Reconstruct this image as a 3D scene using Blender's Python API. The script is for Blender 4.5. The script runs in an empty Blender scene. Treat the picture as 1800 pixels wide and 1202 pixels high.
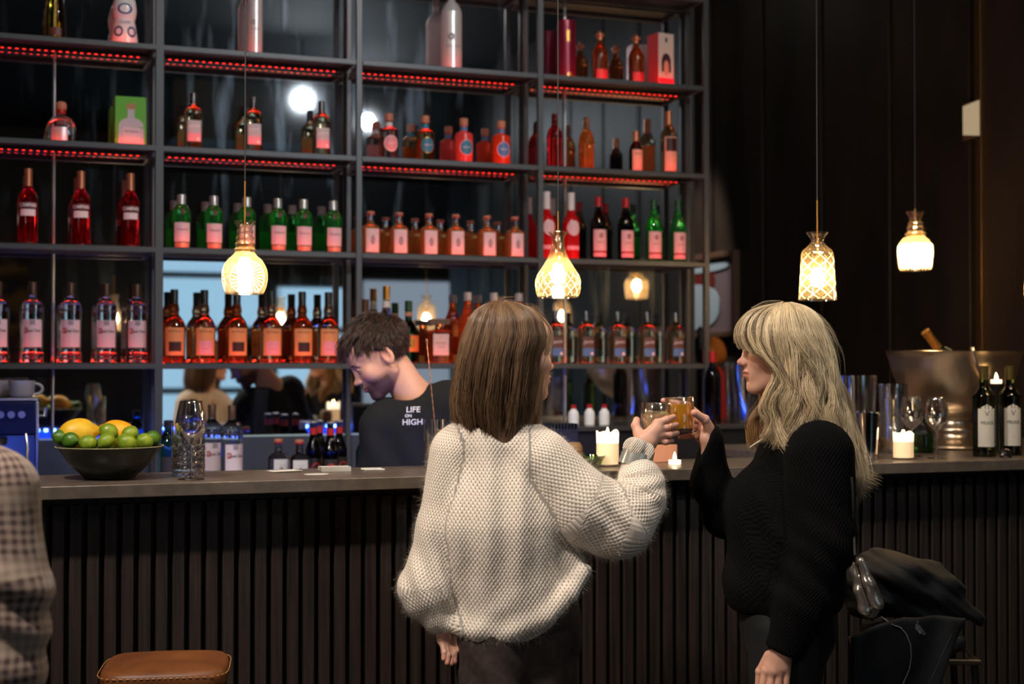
import bpy, bmesh, math, random
import numpy as np
from mathutils import Vector, Matrix, Euler
R_ = random.Random(7)
PI = math.pi
scene = bpy.context.scene
COL = scene.collection
# ---------------------------------------------------------------- camera
CAM_H = 1.42; THETA = math.radians(20.2); PITCH = math.atan(42/2500)
cam_d = bpy.data.cameras.new('camera'); cam = bpy.data.objects.new('camera', cam_d); COL.objects.link(cam)
cam_d.sensor_width = 36; cam_d.lens = 50; cam_d.clip_start = .05; cam_d.clip_end = 80
cam.location = (0, 0, CAM_H)
cam.rotation_euler = (PI/2 + PITCH, 0, -THETA)
cam_d.dof.use_dof = True; cam_d.dof.focus_distance = 3.72; cam_d.dof.aperture_fstop = 2.7
scene.camera = cam
# ---------------------------------------------------------------- view, world
vs = scene.view_settings; scene.display_settings.display_device = 'sRGB'
vs.view_transform = 'Standard'; vs.look = 'None'; vs.gamma = 1; vs.use_curve_mapping = False
vs.exposure = 0.2
world = bpy.data.worlds.new('world'); scene.world = world; world.use_nodes = True
bg = world.node_tree.nodes['Background']; bg.inputs[0].default_value = (.30, .36, .45, 1); bg.inputs[1].default_value = .022
cy = scene.cycles
cy.max_bounces = 12; cy.transmission_bounces = 10; cy.glossy_bounces = 6; cy.diffuse_bounces = 3; cy.transparent_max_bounces = 16
cy.caustics_reflective = True; cy.caustics_refractive = True; cy.blur_glossy = 1.0
cy.sample_clamp_indirect = 6; cy.use_denoising = True
try: cy.use_light_tree = True
except Exception: pass
# ---------------------------------------------------------------- lamps of the room (ceiling spotlights behind and above the camera) and added fill spots
def spot_light(name, loc, target, energy, color, size_deg=60, radius=.05, blend=.5):
    d = bpy.data.lights.new(name, 'SPOT'); d.energy = energy; d.color = color
    d.spot_size = math.radians(size_deg); d.spot_blend = blend; d.shadow_soft_size = radius
    o = bpy.data.objects.new(name, d); COL.objects.link(o)
    v = Vector(target) - Vector(loc); o.location = loc; o.rotation_euler = v.to_track_quat('-Z', 'Y').to_euler()
    return o
# (location, target, energy, colour, cone, radius)
SPOTS = [((-.7, 2.15, 3.93), (1.0, 3.55, 1.0), 300, (1, .93, .84), 64, .09),
         ((1.5, 2.45, 3.95), (1.9, 3.5, 1.1), 100, (1, .90, .80), 60, .09),
         ((1.0, 3.05, 3.93), (1.0, 3.15, 0), 34, (1, .80, .58), 95, .05),
         ((-1.3, 2.2, 3.80), (.1, 3.3, .9), 75, (1, .85, .72), 60, .08),
         ((1.9, 3.15, 3.93), (1.25, 5.75, 1.9), 62, (1, .94, .90), 70, .06),  # added front fill, brightens the bottle shelves
         ((3.35, 7.7, 3.85), (4.2, 8.0, 1.85), 190, (1, .88, .76), 26, .05),  # added picture light so the poster shows
         ((-2.6, .9, 2.55), (1.95, 3.4, 1.40), 85, (1, .86, .74), 26, .10),  # added low fill for the blonde woman's face
         ]
# the white stage light that faces the mirror
STAGE = [((2.42, .2, 3.62), (1.7, 5.9, 2.1), 130, (.82, .93, 1.0), 50, .06),
         ((3.25, -.9, 3.66), (2.0, 5.9, 2.0), 25, (.85, .93, 1.0), 44, .05)]

# ---------------------------------------------------------------- helpers
def srgb(r, g=None, b=None):
    if g is None: r, g, b = r
    def f(c):
        c /= 255.
        return c/12.92 if c <= .04045 else ((c+.055)/1.055)**2.4
    return (f(r), f(g), f(b))
_m = {}
def mat(name, color=(.5,.5,.5), rough=.5, metal=0, trans=0, ior=1.45, emit=None, es=0, spec=.5, coat=0, sheen=0, sss=0, alpha=1):
    if name in _m: return _m[name]
    m = bpy.data.materials.new(name); m.use_nodes = True
    p = m.node_tree.nodes['Principled BSDF']
    p.inputs['Base Color'].default_value = (*color, 1); p.inputs['Roughness'].default_value = rough
    p.inputs['Metallic'].default_value = metal; p.inputs['Transmission Weight'].default_value = trans
    p.inputs['IOR'].default_value = ior; p.inputs['Specular IOR Level'].default_value = spec
    p.inputs['Coat Weight'].default_value = coat; p.inputs['Sheen Weight'].default_value = sheen
    p.inputs['Alpha'].default_value = alpha
    if sss:
        p.inputs['Subsurface Weight'].default_value = sss; p.inputs['Subsurface Radius'].default_value = (1, .35, .2); p.inputs['Subsurface Scale'].default_value = .008
    if emit:
        p.inputs['Emission Color'].default_value = (*emit, 1); p.inputs['Emission Strength'].default_value = es
    _m[name] = m; return m
def nodes(m):
    return m.node_tree.nodes, m.node_tree.links, m.node_tree.nodes['Principled BSDF']
def noise_bump(m, scale=40, dist=.01, strength=.4, detail=3, stretch=None):
    n, l, p = nodes(m)
    tc = n.new('ShaderNodeTexCoord'); mp = n.new('ShaderNodeMapping'); t = n.new('ShaderNodeTexNoise'); b = n.new('ShaderNodeBump')
    if stretch: mp.inputs['Scale'].default_value = stretch
    t.inputs['Scale'].default_value = scale; t.inputs['Detail'].default_value = detail
    b.inputs['Distance'].default_value = dist; b.inputs['Strength'].default_value = strength
    l.new(tc.outputs['Object'], mp.inputs[0]); l.new(mp.outputs[0], t.inputs['Vector']); l.new(t.outputs[0], b.inputs['Height']); l.new(b.outputs[0], p.inputs['Normal'])
    return m
def noise_color(m, c1, c2, scale=10, stretch=None, lo=.35, hi=.65, detail=4):
    n, l, p = nodes(m)
    tc = n.new('ShaderNodeTexCoord'); mp = n.new('ShaderNodeMapping'); t = n.new('ShaderNodeTexNoise'); r = n.new('ShaderNodeValToRGB')
    if stretch: mp.inputs['Scale'].default_value = stretch
    t.inputs['Scale'].default_value = scale; t.inputs['Detail'].default_value = detail
    r.color_ramp.elements[0].position = lo; r.color_ramp.elements[1].position = hi
    r.color_ramp.elements[0].color = (*c1, 1); r.color_ramp.elements[1].color = (*c2, 1)
    l.new(tc.outputs['Object'], mp.inputs[0]); l.new(mp.outputs[0], t.inputs['Vector']); l.new(t.outputs[0], r.inputs[0]); l.new(r.outputs[0], p.inputs['Base Color'])
    return m
def meshobj(name, verts, faces, m=None, parent=None, smooth=False, sharp=None, loc=None):
    me = bpy.data.meshes.new(name)
    me.from_pydata([tuple(v) for v in verts], [], [tuple(int(i) for i in f) for f in faces]); me.update()
    return mobj(name, me, m, parent, smooth, sharp, loc)
def mobj(name, me, m=None, parent=None, smooth=False, sharp=None, loc=None):
    if m and not me.materials: me.materials.append(m)
    if smooth:
        me.polygons.foreach_set('use_smooth', [True]*len(me.polygons))
        if sharp: me.set_sharp_from_angle(angle=math.radians(sharp))
    o = bpy.data.objects.new(name, me); COL.objects.link(o)
    if parent: o.parent = parent
    if loc: o.location = loc
    return o
class MB:
    def __init__(s): s.v = []; s.f = []
    def add(s, v, f):
        k = len(s.v); s.v += [tuple(p) for p in v]; s.f += [tuple(i+k for i in q) for q in f]; return s
    def box(s, x0, x1, y0, y1, z0, z1):
        return s.add([(x0,y0,z0),(x1,y0,z0),(x1,y1,z0),(x0,y1,z0),(x0,y0,z1),(x1,y0,z1),(x1,y1,z1),(x0,y1,z1)],
              [(0,3,2,1),(4,5,6,7),(0,1,5,4),(1,2,6,5),(2,3,7,6),(3,0,4,7)])
    def tube(s, pts, r, seg=8, cap=True, ell=None):
        pts = [Vector(p) for p in pts]; n = len(pts); rs = r if isinstance(r, (list, tuple)) else [r]*n
        up = Vector((0,0,1)); V = []
        t0 = (pts[1]-pts[0]).normalized()
        if abs(t0.dot(up)) > .9: up = Vector((0,1,0))
        a = t0.cross(up).normalized()
        for i in range(n):
            t = (pts[min(i+1,n-1)]-pts[max(i-1,0)]).normalized()
            a = (a - t*a.dot(t)).normalized(); b = t.cross(a)
            e = ell or (1, 1)
            for k in range(seg):
                an = 2*PI*k/seg; V.append(pts[i]+a*(math.cos(an)*rs[i]*e[0])+b*(math.sin(an)*rs[i]*e[1]))
        F = [(i*seg+k, i*seg+(k+1)%seg, (i+1)*seg+(k+1)%seg, (i+1)*seg+k) for i in range(n-1) for k in range(seg)]
        if cap: F += [tuple(range(seg-1,-1,-1)), tuple((n-1)*seg+k for k in range(seg))]
        return s.add(V, F)
    def lathe(s, prof, seg=28, c=(0,0,0), n=2, ax=1, ay=1, capb=True, capt=True):
        """prof: (r, z). n: superellipse power of the plan."""
        V = []; 
        for r, z in prof:
            for k in range(seg):
                an = 2*PI*(k+.5)/seg; ca, sa = math.cos(an), math.sin(an)
                q = (abs(ca)**n+abs(sa)**n)**(-1/n) if n != 2 else 1
                V.append((c[0]+r*q*ca*ax, c[1]+r*q*sa*ay, c[2]+z))
        m = len(prof)
        F = [(i*seg+k, i*seg+(k+1)%seg, (i+1)*seg+(k+1)%seg, (i+1)*seg+k) for i in range(m-1) for k in range(seg)]
        if capb and prof[0][0] > 1e-5: F.append(tuple(range(seg-1,-1,-1)))
        if capt and prof[-1][0] > 1e-5: F.append(tuple((m-1)*seg+k for k in range(seg)))
        return s.add(V, F)
    def build(s, name, m, parent=None, smooth=False, sharp=35, bevel=0, loc=None):
        o = meshobj(name, s.v, s.f, m, parent, smooth or bevel > 0, sharp, loc)
        if bevel:
            b = o.modifiers.new('bevel', 'BEVEL'); b.width = bevel; b.segments = 2; b.limit_method = 'ANGLE'
        return o
def box(name, x0, x1, y0, y1, z0, z1, m, parent=None, bevel=0):
    return MB().box(x0,x1,y0,y1,z0,z1).build(name, m, parent, bevel=bevel)
def empty(name, loc=(0,0,0), rz=0, label=None, cat=None, group=None):
    o = bpy.data.objects.new(name, None); COL.objects.link(o); o.empty_display_size = .05
    o.location = loc; o.rotation_euler = (0,0,rz); tag(o, label, cat, group); return o
def tag(o, label=None, cat=None, group=None, kind=None):
    if label: o['label'] = label
    if cat: o['category'] = cat
    if group: o['group'] = group
    if kind: o['kind'] = kind
    return o
def struct(o): o['kind'] = 'structure'; return o
def dup(root, loc=None, rz=None, label=None, group=None):
    r = root.copy(); COL.objects.link(r)
    if loc is not None: r.location = loc
    if rz is not None: r.rotation_euler = (0,0,rz)
    if label: r['label'] = label
    if group: r['group'] = group
    for ch in list(root.children):
        c = ch.copy(); COL.objects.link(c); c.parent = r
        for g in ch.children:
            d = g.copy(); COL.objects.link(d); d.parent = c
    return r
def spline(pts, n):
    """Catmull-Rom through tuples of any length."""
    P = [np.array(p, float) for p in pts]; P = [2*P[0]-P[1]]+P+[2*P[-1]-P[-2]]
    out = []; m = len(P)-3
    for i in range(n):
        t = i/(n-1)*m; k = min(int(t), m-1); t -= k
        a,b,c,d = P[k:k+4]
        out.append(.5*((2*b)+(-a+c)*t+(2*a-5*b+4*c-d)*t*t+(-a+3*b-3*c+d)*t**3))
    return out
_ct, _st = math.cos(THETA), math.sin(THETA)
_cp, _sp = math.cos(PITCH), math.sin(PITCH)
def ray(u, v):
    a, b = (u-900)/2500, (601-v)/2500     # right, up
    fy, fz = _cp - b*_sp, _sp + b*_cp      # forward-horizontal, up
    return (a*_ct+fy*_st, -a*_st+fy*_ct, fz)
def atY(u, v, Y):
    d = ray(u, v); t = Y/d[1]; return Vector((d[0]*t, Y, CAM_H+d[2]*t))
def atZ(u, v, Z):
    d = ray(u, v); t = (Z-CAM_H)/d[2]; return Vector((d[0]*t, d[1]*t, Z))
def pxm(u, Y):      # pixels per metre at pixel column u on plane Y
    d = ray(u, 601); return 2500/((Y/d[1])*(d[0]*_st+d[1]*_ct)*_cp)
def text_mesh(txt, size, font_off=0, sx=1.0):
    c = bpy.data.curves.new('text', 'FONT'); c.body = txt; c.size = size; c.align_x = 'CENTER'; c.align_y = 'CENTER'
    c.resolution_u = 3; c.offset = font_off; c.space_line = .95
    o = bpy.data.objects.new('text', c); COL.objects.link(o)
    dg = bpy.context.evaluated_depsgraph_get(); dg.update()
    me = bpy.data.meshes.new_from_object(o.evaluated_get(dg))
    V = [(v.co.x*sx, v.co.y) for v in me.vertices]; F = [tuple(p.vertices) for p in me.polygons]
    bpy.data.objects.remove(o); bpy.data.curves.remove(c); bpy.data.meshes.remove(me)
    return V, F
# ---------------------------------------------------------------- planes of the place
YC, YCR, ZC = 3.85, 4.25, 1.11          # counter: front edge, rear edge, top
YF, YM = 5.69, 5.90                      # shelf front, mirror
X0, BW = .622, .80                       # first post, bay width
ZS = [1.429, 1.883, 2.281, 2.677, 3.075] # shelf tops, lowest first
ZB = .96                                 # back counter top
M_black = mat('black paint', srgb(44,40,38), .55)
noise_bump(M_black, 30, .002, .3)
M_blackwall = noise_color(mat('black wall panel', rough=.5), srgb(34,28,25), srgb(56,46,39), 3, (1,1,.3))
noise_bump(M_blackwall, 60, .002, .25)
M_floor = noise_color(mat('dark floor', rough=.35), srgb(34,30,28), srgb(56,50,46), 4)
M_ceil = mat('dark ceiling', srgb(28,28,30), .8)
struct(box('floor', -6, 8, -6, 9.2, -.05, 0, M_floor))
struct(box('ceiling', -6, 8, -6, 9.2, 4.1, 4.15, M_ceil))
struct(box('wall_rear', -6, 8, -5.25, -5.1, 0, 4.1, M_blackwall))
struct(box('wall_left', -4.1, -4, -5.1, 9.2, 0, 4.1, M_blackwall))
struct(box('wall_back', -4, 3.08, YM+.01, YM+.14, 0, 4.1, M_black))
struct(box('wall_far', 3.08, 8, 8.6, 8.7, 0, 4.1, M_black))
# right side wall, clad with wide vertical boards
w = MB(); w.box(4.25, 4.35, -1.5, 8.6, 0, 4.1)
y = -1.45
while y < 8.5:
    w.box(4.215, 4.25, y+.012, y+.60, .0, 4.1); y += .62
struct(w.build('wall_right', M_blackwall, bevel=.004))
struct(box('trim_1', 4.19, 4.23, 5.27, 5.31, 0, 4.1, mat('bronze trim', srgb(120,90,60), .35, .8), bevel=.003))
# mirror
M_mir = mat('mirror', (.80,.82,.85), .02, 1)
n, l, p = nodes(M_mir)
tc = n.new('ShaderNodeTexCoord'); mp = n.new('ShaderNodeMapping'); mp.inputs['Rotation'].default_value = (0,.5,0); mp.inputs['Scale'].default_value = (6,1,.9)
t = n.new('ShaderNodeTexNoise'); t.inputs['Scale'].default_value = 2.2; t.inputs['Detail'].default_value = 5
r = n.new('ShaderNodeValToRGB'); r.color_ramp.elements[0].position = .54; r.color_ramp.elements[1].position = .80
r.color_ramp.elements[0].color = (.003,.003,.003,1); r.color_ramp.elements[1].color = (.075,.075,.075,1)
g2 = n.new('ShaderNodeBsdfGlossy'); g2.inputs['Roughness'].default_value = .27; g2.inputs['Color'].default_value = (.55,.65,.75,1)
mx = n.new('ShaderNodeMixShader'); out = n['Material Output']
l.new(tc.outputs['Object'], mp.inputs[0]); l.new(mp.outputs[0], t.inputs['Vector']); l.new(t.outputs[0], r.inputs[0])
l.new(r.outputs[0], mx.inputs[0]); l.new(p.outputs[0], mx.inputs[1]); l.new(g2.outputs[0], mx.inputs[2]); l.new(mx.outputs[0], out.inputs['Surface'])
xs = [-1.94, .237, 2.42, 3.06]
for i in range(3):
    o = box('mirror_panel', xs[i]+.003, xs[i+1]-.003, YM-.006, YM+.01, 1.135, 3.85, M_mir)
    tag(o, ['large wall mirror panel behind the left end of the bottle shelves', 'widest mirror panel behind the middle of the bottle shelves', 'narrow mirror panel at the right end behind the bottle shelves'][i], 'mirror', 'mirror panels behind the shelves')
M_chrome = mat('chrome strip', (.85,.88,.9), .32, 1)
for i, x in enumerate((xs[1], xs[2])):
    o = MB().tube([(x, YM-.012, 1.14), (x, YM-.012, 3.85)], .006, 8).build('joint_strip', M_chrome, smooth=True)
    tag(o, ['thin vertical chrome strip joining the mirrors behind the short dark bottles', 'thin vertical chrome strip joining the mirrors behind the right hand bay'][i], 'trim')
# splash panel under the mirror
M_slate = mat('slate blue panel', srgb(66,70,84), .35); noise_bump(M_slate, 80, .001, .2)
o = box('splash_panel', -1.94, 3.06, YM-.02, YM+.0, ZB, 1.128, M_slate); tag(o, 'slate grey splash panel under the mirror behind the back bar', 'panel')
o = box('glass_ledge', -1.94, 1.9, YM-.021, YM-.0, 1.128, 1.135, mat('ledge glass', (.55,.75,.8), .1, .2)); tag(o, 'pale blue glass ledge along the top of the splash panel', 'ledge')
# ---------------------------------------------------------------- rear of the room, seen in the mirror
M_win = mat('window glow', (.1,.1,.1), .6, emit=srgb(140,178,200), es=1.25)
M_win2 = mat('window glow right', (.1,.1,.1), .6, emit=srgb(128,140,152), es=.95)
M_fr = mat('window frame black', srgb(16,14,14), .5)
def rear_window(n_, x0, x1, z0, z1, bars, m):
    g = MB().box(x0, x1, -5.10, -5.08, z0, z1).build('window_%d' % n_, m); struct(g)
    f = MB()
    f.box(x0-.08, x0, -5.1, -5.02, z0-.08, z1+.08); f.box(x1, x1+.08, -5.1, -5.02, z0-.08, z1+.08)
    f.box(x0, x1, -5.1, -5.02, z0-.08, z0); f.box(x0, x1, -5.1, -5.02, z1, z1+.08)
    for b in bars: f.box(x0, x1, -5.08, -5.03, b-.035, b+.035)
    f.build('window_frame', M_fr, g)
rear_window(1, 1.75, 3.02, .35, 2.72, (2.48, 1.85, 1.13), M_win)
rear_window(2, 3.22, 4.02, .35, 2.36, (1.85, 1.13), M_win)
rear_window(3, 4.26, 5.46, .9, 2.46, (1.88,), M_win2)
pt = empty('painting', (-.15, -5.09, 2.13), 0, 'brown and grey landscape painting on the rear wall seen in the mirror at far left', 'painting')
M_art = noise_color(mat('painting art', rough=.7), srgb(60,56,70), srgb(190,150,90), 3.5, (1,1,2), .4, .62)
box('canvas', -.55, .55, 0, .02, -.5, .5, M_art, pt)
f = MB(); f.box(-.58,-.55,0,.03,-.53,.53); f.box(.55,.58,0,.03,-.53,.53); f.box(-.55,.55,0,.03,.5,.53); f.box(-.55,.55,0,.03,-.53,-.5); f.build('frame', M_fr, pt)
o = MB().box(1.6, 4.1, -2.2, -1.7, 3.55, 4.1).build('ceiling_beam', mat('beam grey', srgb(92,88,84), .7)); tag(o, 'grey ceiling beam seen in the mirror above the silver bottles', 'beam')
for i, (L_, T_, e, c, a, rad) in enumerate(STAGE+SPOTS):
    L_ = Vector(L_); d = (Vector(T_)-L_).normalized()
    root = empty('ceiling_spotlight', L_, 0, ['white stage spotlight shining at the mirror, seen as the big glare', 'smaller white stage spotlight, the second glare in the mirror', 'black ceiling spotlight aimed at the drinkers from the left', 'black ceiling spotlight aimed at the blonde woman', 'black ceiling downlight above the front of the bar', 'black ceiling spotlight over the plaid shirt', 'added unseen ceiling spotlight brightening the bottle shelves', 'added unseen ceiling spotlight brightening the framed poster', 'added low fill spotlight far left, brightening the blonde woman'][i], 'spotlight')
    q = d.to_track_quat('-Z', 'Y').to_matrix().to_3x3()
    hd = MB().lathe([(.045,.16),(.06,.14),(.06,.0),(.055,0.0),(.055,.02),(.001,.02)], 20); hd.v = [q@Vector(v) for v in hd.v]
    hd.build('housing', M_fr, root, True)
    ln = MB().lathe([(.0005,.0),(.05,.0)], 20, (0,0,.012), capt=False, capb=False); ln.v = [q@Vector(v) for v in ln.v]
    ln.build('lens', mat('stage lens', (1,1,1), .5, emit=(.85,.94,1), es=300) if i < 2 else mat('spot lens', (1,1,1), .5, emit=(1,.9,.75), es=40), root)
    MB().tube([(0,0,.08),(0,0,4.1-L_.z)], .01, 8).build('stem', M_fr, root)
    s = spot_light('lamp', (0,0,0), (0,0,-1), e, c, a, rad); s.parent = root
    s.location = d*.02; s.rotation_euler = d.to_track_quat('-Z','Y').to_euler()
# ---------------------------------------------------------------- shelving unit
M_steel = mat('shelf steel', srgb(82,82,84), .42, .5); noise_bump(M_steel, 120, .001, .2)
M_mesh = mat('perforated steel', srgb(70,66,66), .5, .6)
n, l, p = nodes(M_mesh)
tc = n.new('ShaderNodeTexCoord'); v_ = n.new('ShaderNodeTexVoronoi'); v_.inputs['Scale'].default_value = 90
mt = n.new('ShaderNodeMath'); mt.operation = 'GREATER_THAN'; mt.inputs[1].default_value = .13
v_.feature = 'F1'; v_.inputs['Randomness'].default_value = 0
l.new(tc.outputs['Object'], v_.inputs['Vector']); l.new(v_.outputs['Distance'], mt.inputs[0]); l.new(mt.outputs[0], p.inputs['Alpha'])
M_led = mat('red led', (.2,0,0), .5, emit=(1,.025,.012), es=22)
M_ledch = mat('led channel', srgb(40,34,34), .4, .3)
M_leddot = mat('red led dots', (.2,0,0), .5, emit=(1,.02,.012), es=3.6)
unit = empty('shelving_unit', (0,0,0), 0, 'tall dark steel shelving unit with four lit bottle shelves in front of the mirror', 'shelving')
XL, XR = X0-BW, X0+3*BW
for i in range(5):
    x = XL+i*BW
    zb = ZB+.001 if i in (0,1) else 1.177 if i == 4 else ZS[0]-.02
    hw = .016 if i == 1 else .0125
    MB().box(x-hw, x+hw, YF-.012, YF+.012, zb, 3.89).build('post', M_steel, unit, bevel=.002)
    MB().box(x-.010, x+.010, YM-.044, YM-.024, (ZB+.001 if i < 3 else 1.177), 3.89).build('post', M_steel, unit, bevel=.002)
for j, z in enumerate(ZS):
    for i in range(4):
        xa, xb = XL+i*BW+.013, XL+(i+1)*BW-.013
        if i == 3 : xb -= .0
        s = MB(); s.box(xa, xb, YF-.012, YF+.010, z-.021, z); s.box(xa, xb, YM-.042, YM-.022, z-.021, z)
        s.box(xa, xa+.012, YF+.010, YM-.036, z-.021, z); s.box(xb-.012, xb, YF+.010, YM-.036, z-.021, z)
        fr = s.build('shelf', M_steel, unit, bevel=.0015)
        box('shelf_plate', xa+.012, xb-.012, YF+.010, YM-.036, z-.0035, z-.0005, M_mesh, fr)
        if j >= 4: continue
        # light strip lies along the front lip, shining back and up at the bottles
        box('led_channel', xa+.012, xb-.012, YF+.008, YF+.011, z, z+.004, M_ledch, fr)
        box('led_strip', xa+.02, xb-.02, YF+.0112, YF+.0155, z-.0002, z+.0032, M_led, fr)
        if j in (2, 3):
            dts = MB(); box('led_channel', xa+.03, xb-.03, YM-.052, YM-.0425, z-.019, z-.0045, M_ledch, fr)
            k = xa+.04
            while k < xb-.04:
                dts.box(k, k+.010, YM-.0500, YM-.0445, z-.0205, z-.0188); k += .027
            dts.build('led_dots', M_leddot, fr)
# ---------------------------------------------------------------- back bar (work counter behind the bartender)
M_bb = mat('back bar black', srgb(24,24,27), .4)
bb = empty('back_bar', (0,0,0), 0, 'black back bar counter below the bottle shelves', 'counter')
box('cabinet', -1.9, 3.3, 5.25, YM-.02, 0, ZB-.04, M_bb, bb)
box('worktop', -1.95, 3.35, 5.20, YM-.02, ZB-.04, ZB, mat('back bar top', srgb(44,42,44), .25), bb, bevel=.003)
rb = empty('raised_shelf', (0,0,0), 0, 'black raised box shelf on the back bar at the right', 'shelf')
box('body', 1.98, 3.20, 5.30, YM-.022, ZB, 1.155, M_bb, rb)
box('top', 1.96, 3.22, 5.28, YM-.022, 1.155, 1.175, mat('raised top', srgb(58,54,54), .25), rb, bevel=.003)
# ---------------------------------------------------------------- front bar
M_top = noise_color(mat('counter stone', rough=.30), srgb(84,74,66), srgb(104,92,82), 30, None, .3, .7); noise_bump(M_top, 200, .0006, .25)
M_slat = noise_color(mat('slat wood', rough=.5), srgb(34,26,23), srgb(58,45,38), 6, (14,14,.5), .3, .7); noise_bump(M_slat, 18, .002, .35, 4, (30,30,.7))
bar = empty('bar_counter', (0,0,0), 0, 'long bar counter with grey stone top and dark vertical slat front', 'counter')
box('countertop', -1.2, 4.2, YC, YCR, ZC-.036, ZC, M_top, bar, bevel=.003)
box('countertop', 2.62, 4.2, YCR, 4.98, ZC-.036, ZC, M_top, bar, bevel=.003)
box('cabinet', 2.66, 4.19, YCR+.004, 4.94, .10, ZC-.040, M_bb, bar)
sl = MB(); sl.box(-1.15, 4.19, YC+.13, YCR-.02, .10, ZC-.036)
x = -1.14
while x < 4.15:
    sl.box(x, x+.0305, YC+.100, YC+.13, .10, ZC-.060); x += .0448
sl.build('slat_front', M_slat, bar, bevel=.0015)
box('plinth', -1.1, 4.19, YC+.16, YCR-.04, 0, .10, M_bb, bar)
box('work_shelf', -1.1, .45, YCR, YCR+.42, .86, .90, M_bb, bar)
M_bled = mat('blue led', (0,0,.2), .5, emit=(.06,.16,1), es=42)
bl = MB(); k = -1.1
while k < 2.58:
    bl.box(k, k+.015, YCR+.0005, YCR+.006, ZC-.019, ZC-.009); k += .039
bl.build('blue_led_strip', M_bled, bar)
box('blue_glow_panel', -1.1, 2.58, YCR+.0005, YCR+.004, ZC-.075, ZC-.022, mat('panel blue glow', (.02,.05,.3), .5, emit=(.004,.03,.55), es=2.6), bar)  # counter back under the LEDs, their blue light put in as emission
# poster on the right side wall
pc = empty('framed_poster', (4.215, 0, 0), 0, 'framed poster with pale blue rounded shapes on dark red, right of the shelves', 'poster')
M_pf = mat('poster frame', srgb(110,84,70), .4, .2); M_pb = mat('poster ground', srgb(120,104,112), .5)
ya, yb, za, zb_ = 7.54, 8.55, 1.63, 2.08
box('poster_sheet', -.02, -.01, ya, yb, za, zb_, M_pb, pc)
f = MB(); t_ = .035
f.box(-.045,-.0,ya-t_,ya,za-t_,zb_+t_); f.box(-.045,0,yb,yb+t_,za-t_,zb_+t_); f.box(-.045,0,ya,yb,zb_,zb_+t_); f.box(-.045,0,ya,yb,za-t_,za); f.build('frame', M_pf, pc, bevel=.004)
def blob(name, cy_, cz, ry, rz_, m, x=-.022, n=2.6, th=.004):
    V = []; 
    for xx in (x-th, x):
        for k in range(36):
            a = 2*PI*k/36; c, s_ = math.cos(a), math.sin(a); q = (abs(c)**n+abs(s_)**n)**(-1/n); V.append((xx, cy_+ry*q*c, cz+rz_*q*s_))
    F = [tuple(range(36)), tuple(range(71,35,-1))]+[(k,(k+1)%36,36+(k+1)%36,36+k) for k in range(36)]
    return meshobj(name, V, F, m, pc)
blob('red_shape', 8.18, 1.95, .40, .10, mat('poster red', srgb(110,40,36), .5), -.0205)
blob('blue_shape', 8.12, 1.79, .40, .145, mat('poster blue', srgb(168,190,206), .5), -.0225)
blob('blue_band', 8.0, 2.03, .40, .028, mat('poster blue', srgb(150,182,200), .5), -.0245)

# added bulbs above the bar, out of view, to make the bottles sparkle
for i, x in enumerate((-.4, .55, 1.5, 2.45)):
    o = empty('sparkle_bulb', (x, 3.35+.25*(i%2), 4.1), 0, f'added unseen warm bulb for bottle sparkle, {["first","second","third","last"][i]} from the left', 'lamp', 'added sparkle bulbs over the bar')
    MB().lathe([(.04,-.012),(.04,-.001)], 20).build('base', M_fr, o, True); MB().lathe([(.001,-.075),(.018,-.068),(.024,-.05),(.016,-.025),(.012,-.012)], 16).build('bulb', mat('sparkle bulb glow', (1,1,1), .5, emit=(1,.83,.62), es=170), o, True)
# ---------------------------------------------------------------- bottle materials
def glass(name, c, rough=.03, ior=1.42, trans=1.0, spec=.5): return mat(name, c, rough, 0, trans, ior, spec=spec)
G_clear = glass('clear glass', (.93,.93,.92), .02, 1.45)
G_green = glass('green glass', (.10,.72,.16), .03, trans=.93)
G_dkgreen = glass('dark green glass', (.035,.14,.03), .05)
G_dark = glass('dark bottle glass', (.06,.03,.015), .05)
G_red = glass('red spirit', (.70,.012,.018), .04, trans=.96)
G_amber = glass('amber spirit', (.72,.22,.04), .03, trans=.8)
G_whisky = glass('dark whisky', (.60,.14,.03), .03, trans=.92)
G_gold = glass('pale gold spirit', (.95,.72,.42), .03)
G_orange = glass('orange liqueur', (.90,.42,.14), .06, trans=.8)
G_pinkgin = glass('pink gin', (.95,.62,.62), .03)
G_ochre = glass('ochre gin', (.93,.55,.22), .03)
P_coral = mat('coral gin', srgb(238,84,76), .18, 0, .35, 1.4, coat=.6)
P_bloodorange = mat('blood orange gin', srgb(240,70,30), .18, 0, .35, 1.4, coat=.6)
P_brightred = mat('bright red bottle', srgb(214,20,24), .15, 0, .25, 1.4, coat=.7)
G_aperol = glass('orange red bitter', (.95,.16,.03), .03, trans=.8)
G_bluegreen = glass('teal glass', (.10,.45,.45), .04)
K_white = mat('label white', (.80,.78,.76), .55); K_cream = mat('label cream', (.74,.68,.60), .55)
K_grey = mat('label grey', (.50,.50,.50), .5); K_pink = mat('label pink', (.80,.34,.40), .5)
K_orange = mat('label orange', (.80,.33,.12), .5); K_red = mat('label red', (.55,.04,.04), .5)
K_black = mat('label black', (.03,.025,.025), .45); K_blue = mat('label blue', srgb(70,120,170), .45)
K_teal = mat('label teal', srgb(44,120,150), .45); K_gold = mat('gold foil', srgb(190,140,70), .3, .8)
K_ink = mat('ink dark', (.04,.035,.04), .6); K_inkred = mat('ink red', (.45,.03,.04), .6); K_inkblue = mat('ink blue', srgb(52,70,130), .6)
C_black = mat('cap black', (.015,.013,.013), .3); C_silver = mat('cap silver', (.62,.60,.58), .32, .7)
C_copper = mat('capsule copper', srgb(190,120,84), .35, .55); C_red = mat('cap red', srgb(170,20,24), .35)
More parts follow.
